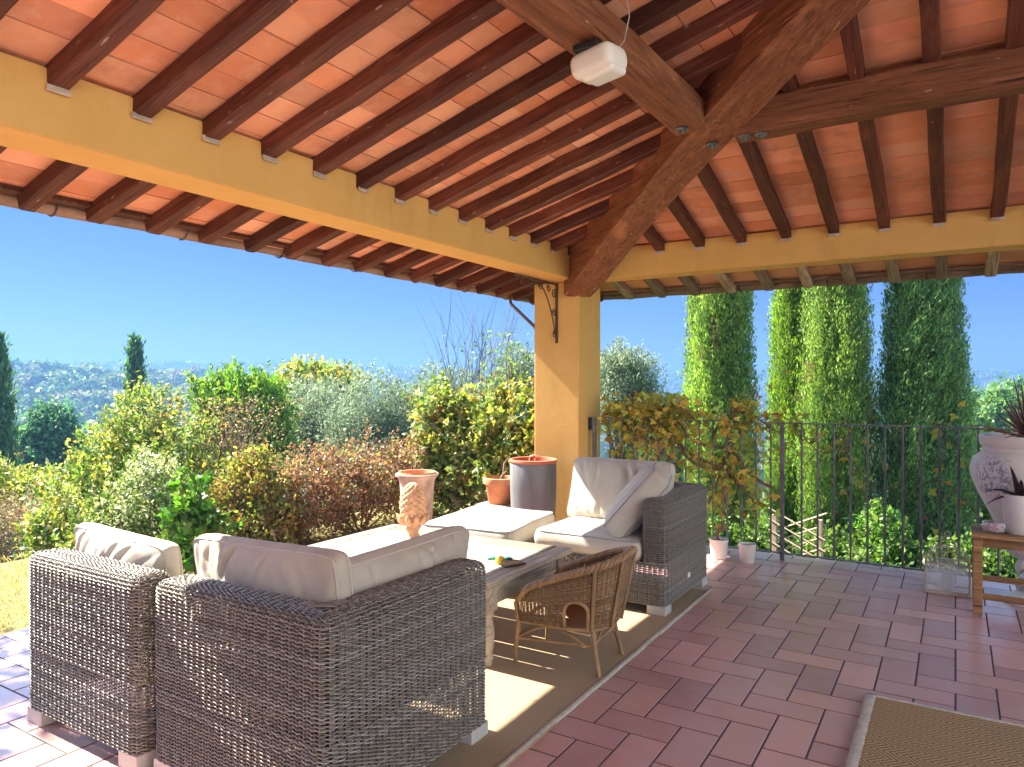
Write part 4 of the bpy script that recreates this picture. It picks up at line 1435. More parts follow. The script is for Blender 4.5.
ur = pot("white_urn", (.395, 5.585, 0), [(.135, .36), (.150, .37), (.165, .45), (.21, .56), (.27, .68), (.312, .79), (.318, .85), (.30, .91), (.262, .945), (.245, .955), (.250, .965), (.246, .985), (.262, 1.0), (.268, 1.05), (.262, 1.062), (.245, 1.06), (.235, .99), (.23, .95)], "painted_urn", "big white painted urn holding a spiky reddish aloe, behind the bench", "urn", 1.02, .24, seg=64)
mb = MB()
mb.lathe([(.13, 0), (.135, .02), (.115, .04), (.09, .055), (.07, .07)], 28)
mb.lathe([(.07, .28), (.10, .31), (.13, .33), (.135, .358)], 28)
for ph in range(3):
    mb.tube([(.045 * math.cos(ph * 2 * PI / 3 + q * .28), .045 * math.sin(ph * 2 * PI / 3 + q * .28), .06 + .23 * q / 16) for q in range(17)], .028, 10)
mb.build("pedestal", M["white_ceramic"], ur, smooth=45)
spikes(ur, "aloe_leaf", 44, .40, .014, 1.03, M["aloe"], 4, (8, 85), .25)
wp = pot("white_pot", (.335, 5.30, .4855), [(.072, 0), (.078, .006), (.098, .22), (.100, .235), (.094, .238), (.088, .225), (.085, .19)], "white_ceramic", "white pot with a drooping dark plant on the wooden bench", "pot", .205, .088)
spikes(wp, "drooping_leaf", 9, .28, .022, .21, M["dark_leaf"], 5, (25, 75), .7)
bo = empty("glass_bowl", (.20, 5.27, .4855), 0, "small glass bowl of red stones on the bench beside the white pot", "bowl")
mb = MB(); mb.lathe([(.045, 0), (.058, .01), (.066, .035), (.064, .062), (.061, .062), (.062, .035), (.054, .012), (.001, .008)], 28); mb.build("bowl_wall", M["glass"], bo, smooth=50)
mb = MB(); rnd = random.Random(3)
for k in range(34):
    a, r_ = rnd.uniform(0, 2 * PI), .046 * rnd.random() ** .5
    mb.box((r_ * math.cos(a), r_ * math.sin(a), .016 + .03 * rnd.random()), (.017, .015, .013), rz=rnd.uniform(0, 3), bev=.004)
mb.build("stones", M["red_stone"], bo, smooth=40)

# bird-cage lantern
lc = empty("cage_lantern", (-.045, 5.60, 0), 0, "square wire and glass lantern with a domed cage top on the floor by the railing", "lantern")
hw, hd, hh = .125, .085, .20
mb = MB(); mb.box((0, 0, .010), (.27, .19, .018), bev=.003); mb.build("base", M["cage_wire"], lc)
mb = MB(); mb.box((0, 0, .205), (.262, .182, .008), bev=.002)
lidf = MB()
for (a, b) in (((-hw, -hd), (hw, -hd)), ((hw, -hd), (hw, hd)), ((hw, hd), (-hw, hd)), ((-hw, hd), (-hw, -hd))):
    for z in (.022, .20): lidf.tube([(*a, z), (*b, z)], .0055, 6)
    lidf.tube([(*a, .018), (*a, .205)], .0055, 6)
lidf.build("frame", M["cage_wire"], lc, smooth=60)
for (c, d) in (((0, -hd, .11), (2 * hw - .012, .003, .175)), ((0, hd, .11), (2 * hw - .012, .003, .175)), ((-hw, 0, .11), (.003, 2 * hd - .012, .175)), ((hw, 0, .11), (.003, 2 * hd - .012, .175))):
    mb = MB(); mb.box(c, d); mb.build("pane", M["glass"], lc)
mb = MB()
for k in range(9):
    x = -hw + 2 * hw * k / 8
    mb.tube([(x, -hd * math.cos(PI * q / 10), .205 + .10 * math.sin(PI * q / 10) * (1 - .55 * (x / hw) ** 2)) for q in range(11)], .0028, 6)
for k in range(5):
    y = -hd * .8 + 1.6 * hd * k / 4
    mb.tube([(-hw * math.cos(PI * q / 14), y, .205 + .11 * math.sin(PI * q / 14) * (1 - .5 * (y / hd) ** 2)) for q in range(15)], .0028, 6)
mb.tube([(-.05 + .1 * q / 10, 0, .30 + .075 * math.sin(PI * q / 10)) for q in range(11)], .005, 6)
mb.tube([(.018 * math.cos(2 * PI * q / 14), 0, .385 + .018 * math.sin(2 * PI * q / 14)) for q in range(14)], .004, 6, closed=True)
mb.build("cage_top", M["cage_wire"], lc, smooth=60)
for (x, y, r_, h_) in ((-.05, -.02, .032, .12), (.035, .01, .036, .085), (.075, -.035, .028, .06)):
    mb = MB(); mb.lathe([(r_, .02), (r_, .02 + h_), (r_ * .8, .02 + h_ - .004), (.001, .02 + h_ - .008)], 20); mb.build("candle", M["candle"], lc, smooth=40)

# two little white pots under the railing
p1 = pot("small_white_pot", (-1.375, 5.70, 0), [(.048, 0), (.052, .004), (.064, .125), (.067, .13), (.067, .145), (.060, .145), (.057, .12)], "white_ceramic", "small empty white pot on the tiles, nearer the railing post", "pot", .125, .058, "little white pots under the railing")
p2 = pot("small_white_pot", (-1.60, 5.72, 0), [(.055, 0), (.060, .004), (.072, .135), (.075, .14), (.075, .155), (.068, .155), (.065, .13)], "white_ceramic", "small white pot with a bare twisted stem, behind the arm of the far sofa", "pot", .135, .066, "little white pots under the railing")
mb = MB(); mb.tube([(0, 0, .13), (-.02, 0, .20), (.03, .01, .27), (.01, .0, .33)], [.016, .014, .010, .005], 8); mb.tube([(-.018, 0, .195), (.05, 0, .24), (.06, 0, .29)], [.012, .009, .004], 8); mb.build("stem", M["twig"], p2, smooth=60)

# ================================================================== vegetation
def at(px, y, d):
    """point seen at pixel (px, y) at depth d metres from the camera (used to set out the garden)"""
    a = (px - 512) / 718.0
    p = F2 * d + R2 * (a * d)
    return Vector((p.x, p.y, 1.4 + (382 - y) / 718.0 * d))

LEAF_GAIN = 2.5
def unit(n_): 
    v = RNG.normal(size=(n_, 3)); return v / np.linalg.norm(v, axis=1, keepdims=True)

def leaves(name, c, axis, L, W, cols, parent=None, mat="leaf", up_bias=0.0):
    n_ = len(c)
    c = np.asarray(c, float); axis = axis / np.maximum(np.linalg.norm(axis, axis=1, keepdims=True), 1e-6)
    r_ = unit(n_); r_[:, 2] += up_bias
    s_ = np.cross(axis, r_); s_ /= np.maximum(np.linalg.norm(s_, axis=1, keepdims=True), 1e-6)
    nn = np.cross(s_, axis)
    L = np.broadcast_to(L, (n_,))[:, None]; W = np.broadcast_to(W, (n_,))[:, None]
    v = np.stack([c - axis * L * .5, c - axis * L * .05 + s_ * W * .5 + nn * W * .16, c + axis * L * .5, c - axis * L * .05 - s_ * W * .5 + nn * W * .16], 1).reshape(-1, 3)
    q = np.arange(n_ * 4).reshape(-1, 4)
    me = np_mesh(name, v, q)
    face_colors(me, np.clip(np.asarray(cols) * LEAF_GAIN, 0.005, .9))
    return link(name, me, M[mat], parent)

def palmate(name, c, axis, L, cols, parent):
    """lobed leaves: three blades fanning from one stalk"""
    n_ = len(c); axis = axis / np.linalg.norm(axis, axis=1, keepdims=True)
    s_ = np.cross(axis, unit(n_)); s_ /= np.linalg.norm(s_, axis=1, keepdims=True); nn = np.cross(s_, axis)
    L = np.broadcast_to(L, (n_,))[:, None]
    V = []
    for (fa, fs, k) in ((1, 0, 1.0), (.45, .9, .78), (.45, -.9, .78)):
        ax = axis * fa + s_ * fs - nn * (.15 * abs(fs)); sd = s_ * fa - axis * fs
        l = L * k
        V.append(np.stack([c, c + ax * l * .5 + sd * l * .30, c + ax * l, c + ax * l * .5 - sd * l * .30], 1))
    v = np.concatenate(V, 1).reshape(-1, 3)
    me = np_mesh(name, v, np.arange(n_ * 12).reshape(-1, 4))
    face_colors(me, np.clip(np.repeat(np.asarray(cols), 3, 0) * LEAF_GAIN, .005, .9))
    return link(name, me, M["leaf"], parent)

def pick(pal, n_):
    cols = np.array([p[0] for p in pal]); w = np.array([p[1] for p in pal], float); w /= w.sum()
    return cols[RNG.choice(len(cols), n_, p=w)]

def stems(root, base, tips, r0, name="stem", mat="twig", wig=.06):
    for k, t in enumerate(tips):
        mb = MB(); b = Vector(base) + Vector((random.uniform(-1, 1), random.uniform(-1, 1), 0)) * r0 * 2
        t = Vector(t); n_ = 6; pts = []
        for i in range(n_ + 1):
            q = i / n_
            p = b.lerp(t, q); p.x += wig * math.sin(q * 4 + k) * q; p.y += wig * math.cos(q * 3 + k * 2) * q
            p.z += .12 * (t - b).length * math.sin(PI * q) * .5
            pts.append(p)
        mb.tube(pts, [r0 * (1 - .75 * i / n_) for i in range(n_ + 1)], 6, cap=False)
        mb.build(name, M[mat], root, smooth=60)

def clumps(lobes, n_cl, inner=.35, nz=.3, seed=0.0, zmin=None):
    lob = np.array([l[:6] for l in lobes], float)
    w = (lob[:, 3] * lob[:, 4] + lob[:, 3] * lob[:, 5] + lob[:, 4] * lob[:, 5]); w /= w.sum()
    k = RNG.choice(len(lob), n_cl, p=w)
    d = unit(n_cl)
    f = 1 - (1 - inner) * RNG.random(n_cl) ** 2.2
    p = lob[k, :3]
    e = lob[k, 3:6]
    rr = np.array([1 + nz * mnoise.noise(Vector((d[i][0] * 2.3 + k[i] * 5 + seed, d[i][1] * 2.3, d[i][2] * 2.3))) for i in range(n_cl)])
    out = p + d * e * (f * rr)[:, None]
    if zmin is not None:
        m = out[:, 2] < zmin
        out[m, 2] = zmin + RNG.random(m.sum()) * .15
    return out, d, f

def shrub(name, lobes, n_cl, per, sig, L, W, pal, label, cat="shrub", group=None, base=None, nst=8, r0=.02, inner=.4, up=.35, nz=.35, mono=.75, crown="crown", stem="stem", stem_mat="twig", droop=0.0, zmin=None, lobed=False, shoots=None):
    b = Vector(base) if base is not None else Vector((np.mean([l[0] for l in lobes]), np.mean([l[1] for l in lobes]), 0))
    if base is None: b.z = ground_z(b.x, b.y)
    root = empty(name, b, 0, label, cat, group)
    cc, dd, ff = clumps(lobes, n_cl, inner, nz, random.random() * 50, zmin)
    n_ = n_cl * per
    c = np.repeat(cc, per, 0) + RNG.normal(size=(n_, 3)) * sig
    ax = unit(n_) + np.repeat(dd, per, 0) * .6; ax[:, 2] += up - droop
    # thin out some clumps so that dark gaps and twigs show
    gap = np.repeat(np.array([mnoise.noise(Vector((q[0] * 3.1, q[1] * 3.1, q[2] * 3.1))) for q in cc]) < -.22, per)
    c = np.where(gap[:, None] & (RNG.random(n_) < .75)[:, None], np.repeat(np.array([[np.mean([l[0] for l in lobes]), np.mean([l[1] for l in lobes]), lobes[-1][2]]]), n_, 0) * .35 + c * .65, c)
    # ragged outline: leafy shoots reaching past the crown
    ns_ = shoots if shoots is not None else n_cl // 9
    if ns_:
        order = np.argsort(-(ff + .25 * dd[:, 2] + .2 * RNG.random(n_cl)))[:ns_]
        m_ = 14; sc = float(np.mean([l[5] for l in lobes]))
        ll = RNG.uniform(.15, .55, ns_) * min(.9, sc)
        dv = dd[order] * .6 + np.array([0, 0, .75 - droop]) + RNG.normal(0, .3, (ns_, 3)); dv /= np.linalg.norm(dv, axis=1, keepdims=True)
        kk = np.tile(np.linspace(0, 1, m_), ns_)
        cs = np.repeat(cc[order], m_, 0) + np.repeat(dv * ll[:, None], m_, 0) * kk[:, None] + RNG.normal(0, .35, (ns_ * m_, 3)) * L * (1.1 - .6 * kk)[:, None]
        c = np.concatenate([c, cs]); ax = np.concatenate([ax, np.repeat(dv, m_, 0) * .8 + unit(ns_ * m_)])
    ne = len(c) - n_
    cp = pick(pal, n_cl)
    col_c = np.concatenate([np.repeat(cp, per, 0), pick(pal, ne)]) if ne else np.repeat(cp, per, 0)
    n_ = len(c); col_l = pick(pal, n_)
    m = RNG.random(n_) < mono
    col = np.where(m[:, None], col_c, col_l) * RNG.uniform(.7, 1.3, (n_, 1))
    s_ = RNG.uniform(.45, 1.35, n_) * np.where(RNG.random(n_) < .08, 1.4, 1)
    if lobed: palmate(crown, c - np.array(b), ax, L * s_ * .8, col, root)
    else: leaves(crown, c - np.array(b), ax, L * s_, W * s_, col, root)
    if nst:
        tips = cc[RNG.choice(n_cl, min(nst, n_cl), replace=False)] - np.array(b)
        stems(root, (0, 0, -.05), tips, r0, stem, stem_mat)
    return root

G1, G2, G3 = (.035, .062, .012), (.060, .095, .018), (.022, .040, .010)
YG, YE, YO = (.095, .120, .026), (.150, .138, .028), (.165, .110, .024)
PALE = (.145, .155, .075); RB, BR, TAN = (.085, .042, .027), (.075, .045, .022), (.15, .10, .05)
OL, OL2 = (.085, .105, .060), (.060, .078, .042)

def lob(px, y, d, rp, ry=None, rd=None):
    """lobe seen at px,y with pixel radii"""
    p = at(px, y, d); k = d / 718.0
    return (p.x, p.y, p.z, rp * k, (rd or rp) * k, (ry or rp) * k)

# --- shrubs along the lawn, left to right
shrub("brown_shrub", [lob(8, 530, 8.2, 40, 32), lob(-40, 525, 8.2, 40, 34), lob(35, 522, 7.9, 24, 26)], 420, 24, .055, .035, .014, [(TAN, 3), (BR, 4), (OL2, 2), (YG, .6)], "brownish dry shrub at the left edge, behind the lawn", group="shrubs bordering the lawn", inner=.3)
shrub("yellow_shrub", [lob(15, 488, 10, 34, 20), lob(48, 492, 10.2, 24, 18), lob(-30, 485, 10, 40, 24)], 360, 24, .08, .055, .028, [(YE, 4), (YG, 4), (G2, 1)], "low bright yellow green shrub at the left edge under the dark tree", group="shrubs bordering the lawn", inner=.3)
shrub("yellow_green_shrub", [lob(146, 425, 7.3, 34, 36), lob(120, 462, 6.9, 42, 40), lob(172, 465, 6.9, 42, 42), lob(80, 505, 6.5, 40, 40), lob(140, 515, 6.3, 52, 48), lob(195, 512, 6.4, 36, 44), lob(60, 545, 6.3, 30, 32), lob(110, 548, 6.1, 40, 38), lob(170, 552, 6.2, 40, 36)],
      1900, 20, .05, .050, .026, [(YG, 5), (YE, 3), (G2, 3), (PALE, 2.2), (G1, 2), (YO, .5)], "tall rounded yellow green shrub behind the two front sofas", group="shrubs bordering the lawn", inner=.35, nst=14, zmin=-.05)
shrub("pale_flowering_shrub", [lob(150, 500, 5.95, 34, 40), lob(125, 535, 5.8, 26, 30), lob(180, 530, 5.8, 26, 32)], 420, 18, .045, .032, .016, [(PALE, 5), (G1, 3), ((.22, .22, .16), 2), (G2, 2)], "pale grey green shrub with whitish blossom in front of the tall yellow green one", group="shrubs bordering the lawn", inner=.3, zmin=-.05)
shrub("ivy_plant", [lob(190, 520, 5.6, 16, 40), lob(205, 545, 5.6, 18, 30)], 120, 14, .05, .07, .055, [((.05, .12, .015), 4), (G2, 2), (G3, 2)], "broad leaved green climbing plant low between the two front sofas", "plant", inner=.2, zmin=-.05, droop=.6, lobed=True)
shrub("upright_green_bush", [lob(240, 425, 11, 42, 46), lob(215, 415, 11, 24, 38), lob(262, 420, 11, 26, 42), lob(234, 392, 11, 15, 22), lob(258, 396, 11, 14, 22), lob(212, 398, 11, 12, 20), lob(275, 448, 11, 20, 30), lob(235, 470, 11, 50, 40)],
      1300, 18, .07, .085, .034, [((.055, .115, .014), 5), ((.095, .145, .018), 4), (G1, 2), (YG, 2)], "upright fresh green bush with pointed top, left of the olive trees", "bush", inner=.3, nst=6, up=1.1)
# dry twiggy shrub
def twig_shrub(name, base, n_, h, spread, label, group=None, r=.005, leaf=None, pieces=3):
    root = empty(name, base, 0, label, "shrub", group)
    rnd = random.Random(len(label))
    for k in range(n_):
        mb = MB()
        a = rnd.uniform(0, 2 * PI); s_ = rnd.uniform(.1, 1) * spread; hh = h * rnd.uniform(.6, 1.05)
        main = [Vector((math.cos(a) * s_ * q ** 1.4 + .03 * math.sin(q * 7 + k), math.sin(a) * s_ * q ** 1.4 + .03 * math.cos(q * 6 + k), hh * q)) for q in [i / 7 for i in range(8)]]
        mb.tube(main, [r * (1 - .7 * i / 7) for i in range(8)], 5, cap=False)
        for j in range(pieces):
            i0 = rnd.randint(2, 6); b = main[i0]; aa = rnd.uniform(0, 2 * PI); ll = h * rnd.uniform(.15, .35)
            d = Vector((math.cos(aa) * .5, math.sin(aa) * .5, 1)).normalized()
            mb.tube([b, b + d * ll * .5 + Vector((.02, .01, 0)), b + d * ll], [r * .55, r * .4, r * .2], 4, cap=False)
        mb.build("twig", M["grey_twig" if "tree" in name else "twig"], root, smooth=60)
    if leaf:
        n2, L, pal, sig = leaf
        c = np.stack([RNG.normal(0, spread * .55, n2), RNG.normal(0, spread * .55, n2), RNG.uniform(.25, 1.0, n2) * h], 1)
        leaves("crown", c, unit(n2) + np.array([0, 0, .4]), L * RNG.uniform(.7, 1.2, n2), L * .4, pick(pal, n2) * RNG.uniform(.7, 1.3, (n2, 1)), root)
    return root
b = at(225, 470, 7.0); b.z = -.1
twig_shrub("twiggy_shrub", b, 46, 1.35, .62, "dry brown twiggy shrub in front of the upright green bush", leaf=(2600, .032, [(TAN, 4), (BR, 3), (YO, 1), (OL, 1)], .1))
shrub("autumn_shrub", [lob(255, 500, 6.4, 40, 42), lob(232, 525, 6.3, 26, 34), lob(280, 525, 6.3, 28, 34), lob(255, 545, 6.2, 46, 30), lob(258, 470, 6.5, 24, 18)], 900, 18, .045, .042, .022, [(YG, 4), (YE, 3), (BR, 3), (TAN, 2), (YO, 1.5), (G2, 2)], "yellow and brown shrub behind the foreground corner sofa", group="shrubs bordering the lawn", inner=.3, nst=12, zmin=-.05)
hb = []
for k in range(9):
    y = 4.45 + 1.5 * k / 8
    hb.append((-4.98 + .08 * math.sin(k * 2), y, .36 + .05 * math.sin(k * 1.7), .30, .28, .38 + .05 * math.sin(k * 2.9)))
shrub("russet_hedge", hb, 1150, 16, .045, .036, .022, [(RB, 4), (BR, 3), (TAN, 4), ((.115, .060, .034), 3), (YO, .8), (OL2, 2), (YG, .8)], "low russet brown hedge along the patio edge behind the coffee table", "hedge", inner=.3, nst=16, r0=.010, zmin=-.05)
hv = []
for k in range(10):
    x = -4.78 + 1.42 * k / 9
    hv.append((x, 6.16 + .05 * math.sin(k * 2.1), .62 + .04 * math.sin(k * 1.3), .30, .17, .60 + .10 * math.sin(k * 2.3 + 1)))
shrub("vine_hedge", hv, 1700, 15, .05, .060, .046, [(YG, 6), (YE, 5), (G2, 4), (YO, 1.2), (PALE, 2), (G1, 1), (RB, .4)], "tall yellow green vine covered hedge left of the pillar", "hedge", inner=.2, nst=22, r0=.012, zmin=-.05, droop=.4, lobed=True, shoots=90)

# --- olives and trees beyond
def tree(name, base, h, lobes, n_cl, per, sig, L, W, pal, label, cat="tree", group=None, tr=.12, nl=7, **kw):
    base = Vector(base); base.z = ground_z(base.x, base.y) - .1
    r_ = shrub(name, lobes, n_cl, per, sig, L, W, pal, label, cat, group, base=base, nst=0, **kw)
    tips = [Vector(l[:3]) - base for l in lobes]
    ctr = sum(tips, Vector()) / len(tips)
    fork = Vector((ctr.x * .5, ctr.y * .5, max(.3, ctr.z * .45)))
    mb = MB(); mb.tube([(0, 0, -.3), (.05, 0, fork.z * .5), tuple(fork)], [tr * 1.25, tr, tr * .85], 10)
    for k in range(nl):
        t = tips[k % len(tips)] + Vector((random.uniform(-.3, .3), random.uniform(-.3, .3), random.uniform(0, .3)))
        mid = fork.lerp(t, .5) + Vector((random.uniform(-.15, .15), random.uniform(-.15, .15), .1))
        mb.tube([tuple(fork), tuple(mid), tuple(t)], [tr * .5, tr * .3, tr * .08], 6, cap=False)
    mb.build("trunk", M["bark"], r_, smooth=60)
    return r_
OG = "grey green olive trees below the patio"
olp = [(OL, 5), (OL2, 3), ((.105, .125, .075), 3), ((.045, .065, .03), 2)]
tree("olive_tree", at(300, 420, 14.5), 4, [lob(300, 425, 14.5, 42, 38), lob(275, 440, 14.5, 26, 34), lob(325, 420, 14.3, 34, 34), lob(300, 455, 14.4, 50, 30)], 1500, 18, .10, .085, .020, olp, "left one of the two soft grey green olive trees above the russet hedge", group=OG, nz=.45)
tree("olive_tree", at(378, 420, 13.5), 4, [lob(375, 412, 13.5, 36, 36), lob(400, 425, 13.5, 28, 34), lob(355, 435, 13.4, 32, 34), lob(385, 455, 13.4, 50, 30)], 1500, 18, .10, .080, .019, olp, "right one of the two soft grey green olive trees above the russet hedge", group=OG, nz=.45)
tree("olive_tree", at(440, 400, 15.5), 4, [lob(440, 395, 15.5, 30, 28), lob(425, 415, 15.5, 24, 26), lob(462, 405, 15.5, 26, 30), lob(445, 430, 15.4, 44, 26)], 900, 18, .10, .085, .020, olp, "olive tree rising just behind the left end of the vine hedge", group=OG, nz=.45)
tree("olive_tree", at(515, 385, 13.5), 4, [lob(518, 380, 13.5, 20, 30), lob(505, 400, 13.5, 24, 24)], 600, 18, .09, .08, .02, olp + [(G2, 3)], "olive tree showing immediately left of the pillar", group=OG, nz=.45)
tree("olive_tree", at(625, 400, 12.5), 4, [lob(618, 375, 12.5, 26, 26), lob(632, 385, 12.5, 26, 28), lob(612, 405, 12.4, 28, 26), lob(640, 410, 12.5, 20, 22)], 1500, 18, .085, .075, .017, olp + [((.11, .13, .085), 3)], "grey green olive tree immediately right of the pillar behind the railing", group=OG, nz=.5, up=.8)
tree("poplar_tree", at(315, 395, 21), 5, [lob(290, 395, 21, 26, 20), lob(322, 390, 21, 32, 16), lob(345, 385, 21, 20, 12), lob(305, 380, 21, 22, 14)], 420, 14, .2, .14, .10, [(YE, 4), (YG, 4), (YO, 1), (G2, 1.5)], "yellowing broadleaf tree behind the olive trees", nz=.5, inner=.5)
tree("dark_tree", at(48, 445, 24), 5, [lob(50, 430, 24, 20, 24), lob(38, 448, 24, 20, 24), lob(60, 450, 24, 19, 26), lob(48, 468, 24, 30, 22)], 900, 16, .16, .16, .085, [((.034, .080, .034), 5), ((.048, .10, .040), 3), ((.026, .055, .026), 2)], "dark bluish green tree at the left, between the edge cypress and the tall shrub", nz=.35)
b = at(478, 430, 14.0); b.z = ground_z(b.x, b.y)
twig_shrub("bare_tree", b, 26, 4.7, 1.15, "bare grey twigged young tree standing behind the vine hedge", r=.011, pieces=9)
b = at(505, 430, 12.0); b.z = ground_z(b.x, b.y)
twig_shrub("sparse_sapling", b, 12, 3.6, .55, "thin sapling with a few green leaves beside the pillar", r=.012, leaf=(420, .10, [(G2, 3), (YG, 3)], .2), pieces=4)
b = at(300, 430, 23.0); b.z = ground_z(b.x, b.y)
twig_shrub("sparse_tree", b, 16, 7.0, 2.0, "tall thin tree with sparse leaves rising over the yellowing tree", r=.025, leaf=(700, .13, [(G2, 3), (YG, 3), (OL, 2)], .2), pieces=5)

# garden tree left of the frame: throws the dappled shade on the floor
tree("garden_tree", (-8.6, .6, 0), 5, [(-8.4, .6, 4.3, 1.1, 1.5, .8), (-8.9, -.4, 3.9, .9, .9, .7), (-8.2, 1.5, 4.0, .8, .8, .6)], 150, 12, .14, .13, .075, [(YG, 3), (G2, 3), (YE, 2)], "loose crowned garden tree on the lawn left of the patio, shading the floor", nz=.5, inner=.5)
# --- cypresses
def cypress(base, H, Rm, n_sp, label, group, lean=0.0, seed=1, leafscale=1.0, swirl=0.0, pal=None, zfine=6.0, n_top=None):
    base = Vector(base)
    root = empty("cypress_tree", base, 0, label, "cypress", group)
    rng = np.random.default_rng(seed)
    pal = pal or [((.070, .115, .022), 4), ((.100, .145, .026), 3.5), ((.042, .072, .016), 2.5), ((.12, .16, .03), 2)]
    def prof(t): return np.minimum(1, .62 + 2.6 * t) * np.clip(1 - t ** 2.1, 0, 1) ** .85
    n_ = n_sp + (n_top or n_sp // 4)
    hf = min(zfine / H, 1.0)
    t = np.concatenate([rng.random(n_sp) * hf, hf + (1 - hf) * rng.random(n_ - n_sp)]) if hf < 1 else rng.random(n_) * .985
    th = rng.random(n_) * 2 * PI
    nz = np.array([mnoise.noise(Vector((math.cos(a) * 1.9 + seed, math.sin(a) * 1.9, tt * H * .55))) + .8 * mnoise.noise(Vector((math.cos(a) * 6 + seed, math.sin(a) * 6, tt * H * 1.1))) for a, tt in zip(th, t)])
    f = (1 - .30 * rng.random(n_) ** 2.0) * (1 + .15 * nz)
    cl_ = np.array([mnoise.noise(Vector((math.cos(a) * 2.6 + seed * 7, math.sin(a) * 2.6, tt * H * .32))) for a, tt in zip(th, t)])
    f = f * (1 - .85 * np.clip(-cl_ - .10, 0, .4)) * np.where(rng.random(n_) < .05, rng.uniform(1.08, 1.22, n_), 1)
    r_ = Rm * prof(t) * f
    p = np.stack([r_ * np.cos(th), r_ * np.sin(th), t * H], 1)
    out = np.stack([np.cos(th), np.sin(th), np.zeros(n_)], 1); tan = np.stack([-np.sin(th), np.cos(th), np.zeros(n_)], 1)
    ax = out * rng.uniform(.10, .45, (n_, 1)) + tan * (rng.normal(0, .16, (n_, 1)) + swirl) + np.array([0, 0, 1.0])
    ax /= np.linalg.norm(ax, axis=1, keepdims=True)
    fine = np.arange(n_) < n_sp
    per = 30
    n_sp0 = n_sp
    k = np.tile(np.arange(per) / (per - 1), n_)
    SL = np.repeat(np.where(fine, rng.uniform(.24, .46, n_) * np.where(rng.random(n_) < .05, 1.6, 1), .5) * leafscale, per)
    pc = np.repeat(p, per, 0); axr = np.repeat(ax, per, 0)
    wid = .048 * leafscale * np.sin(PI * np.clip(k * .85 + .12, 0, 1)) * np.repeat(np.where(fine, 1, 2.2), per)
    c = pc + axr * (SL * (k - .35))[:, None] + rng.normal(size=(n_ * per, 3)) * wid[:, None]
    la = axr + rng.normal(size=(n_ * per, 3)) * .30
    L = np.where(np.repeat(fine, per), .055, .16) * leafscale * rng.uniform(.7, 1.3, n_ * per)
    colc = pick(pal, n_) * (1 + .35 * nz)[:, None] * rng.uniform(.75, 1.25, (n_, 1))
    br = np.array([mnoise.noise(Vector((math.cos(a) * 3 + seed * 3, math.sin(a) * 3, tt * H * 1.3))) for a, tt in zip(th, t)]) > .52
    colc[br] = (.11, .065, .03)
    col = np.repeat(colc, per, 0) * rng.uniform(.75, 1.25, (n_ * per, 1))
    # inner foliage close to the trunk
    ni = n_sp * 5
    ti = rng.random(ni); ai = rng.random(ni) * 2 * PI; ri = Rm * prof(ti) * rng.uniform(.25, .74, ni)
    ci = np.stack([ri * np.cos(ai), ri * np.sin(ai), ti * H], 1)
    Li = rng.uniform(.14, .26, ni) * leafscale
    c = np.concatenate([c, ci]); la = np.concatenate([la, rng.normal(size=(ni, 3)) * .5 + np.array([0, 0, 1.0])]); L = np.concatenate([L, Li])
    col = np.concatenate([col, pick(pal, ni)])
    leaves("crown", c, la, L, L * .30, col, root)
    mb = MB(); mb.tube([(0, 0, -.4), (0, 0, H * .35), (0, 0, H * .9)], [Rm * .26, Rm * .22, .03], 10); mb.build("trunk", M["bark"], root, smooth=60)
    # inner wood: side limbs
    for i in range(26):
        tt = .03 + .85 * i / 26; a = i * 2.4; rr = Rm * float(prof(np.array([tt]))[0]) * .75
        mb = MB(); mb.tube([(0, 0, tt * H), (math.cos(a) * rr * .6, math.sin(a) * rr * .6, tt * H + .25), (math.cos(a) * rr, math.sin(a) * rr, tt * H + .7)], [.03, .02, .008], 5, cap=False)
        mb.build("limb", M["bark"], root, smooth=60)
    return root
CG = "tall cypresses beyond the railing"
def cyp_at(px, d, wpx, H, n_, label, seed, **kw):
    b = at(px, 382, d); b.z = ground_z(b.x, b.y) - .15
    return cypress(b, H, wpx / 2 / 718 * d / .98, n_, label, CG, seed=seed, **kw)
cyp_at(719, 10.5, 66, 8.2, 2900, "cypress nearest the pillar, with autumn vine leaves at its foot", 3)
cyp_at(793, 11.8, 44, 8.8, 2100, "narrow cypress half hidden behind its wider neighbour at the left of the middle pair", 4, pal=[((.07, .115, .016), 4), ((.10, .145, .02), 4), ((.04, .07, .014), 2)])
cyp_at(836, 10.6, 65, 8.6, 2900, "wide cypress in the middle, right one of the touching pair", 5)
cyp_at(924, 10.2, 81, 8.2, 3700, "broadest and darkest cypress, right of the middle pair, near the lantern", 6, swirl=.38, pal=[((.060, .105, .030), 4), ((.080, .125, .030), 3), ((.036, .064, .020), 2.5), ((.10, .14, .03), 1.5)])
def far_cyp(px, ytop, ybot, d, wpx, label, seed):
    b = at(px, 382, d); b.z = ground_z(b.x, b.y) - .2
    H = at(px, ytop, d).z - b.z
    return cypress(b, H, wpx / 2 / 718 * d, 2600, label, "distant cypresses on the left", seed=seed, leafscale=1.15, zfine=99, pal=[((.038, .080, .030), 4), ((.028, .062, .024), 3), ((.055, .10, .030), 2)])
far_cyp(135, 340, 400, 26, 22, "slender dark cypress standing alone above the tall yellow green shrub", 8)
far_cyp(-7, 338, 470, 18, 44, "dark cypress cut by the left edge of the photo", 9)

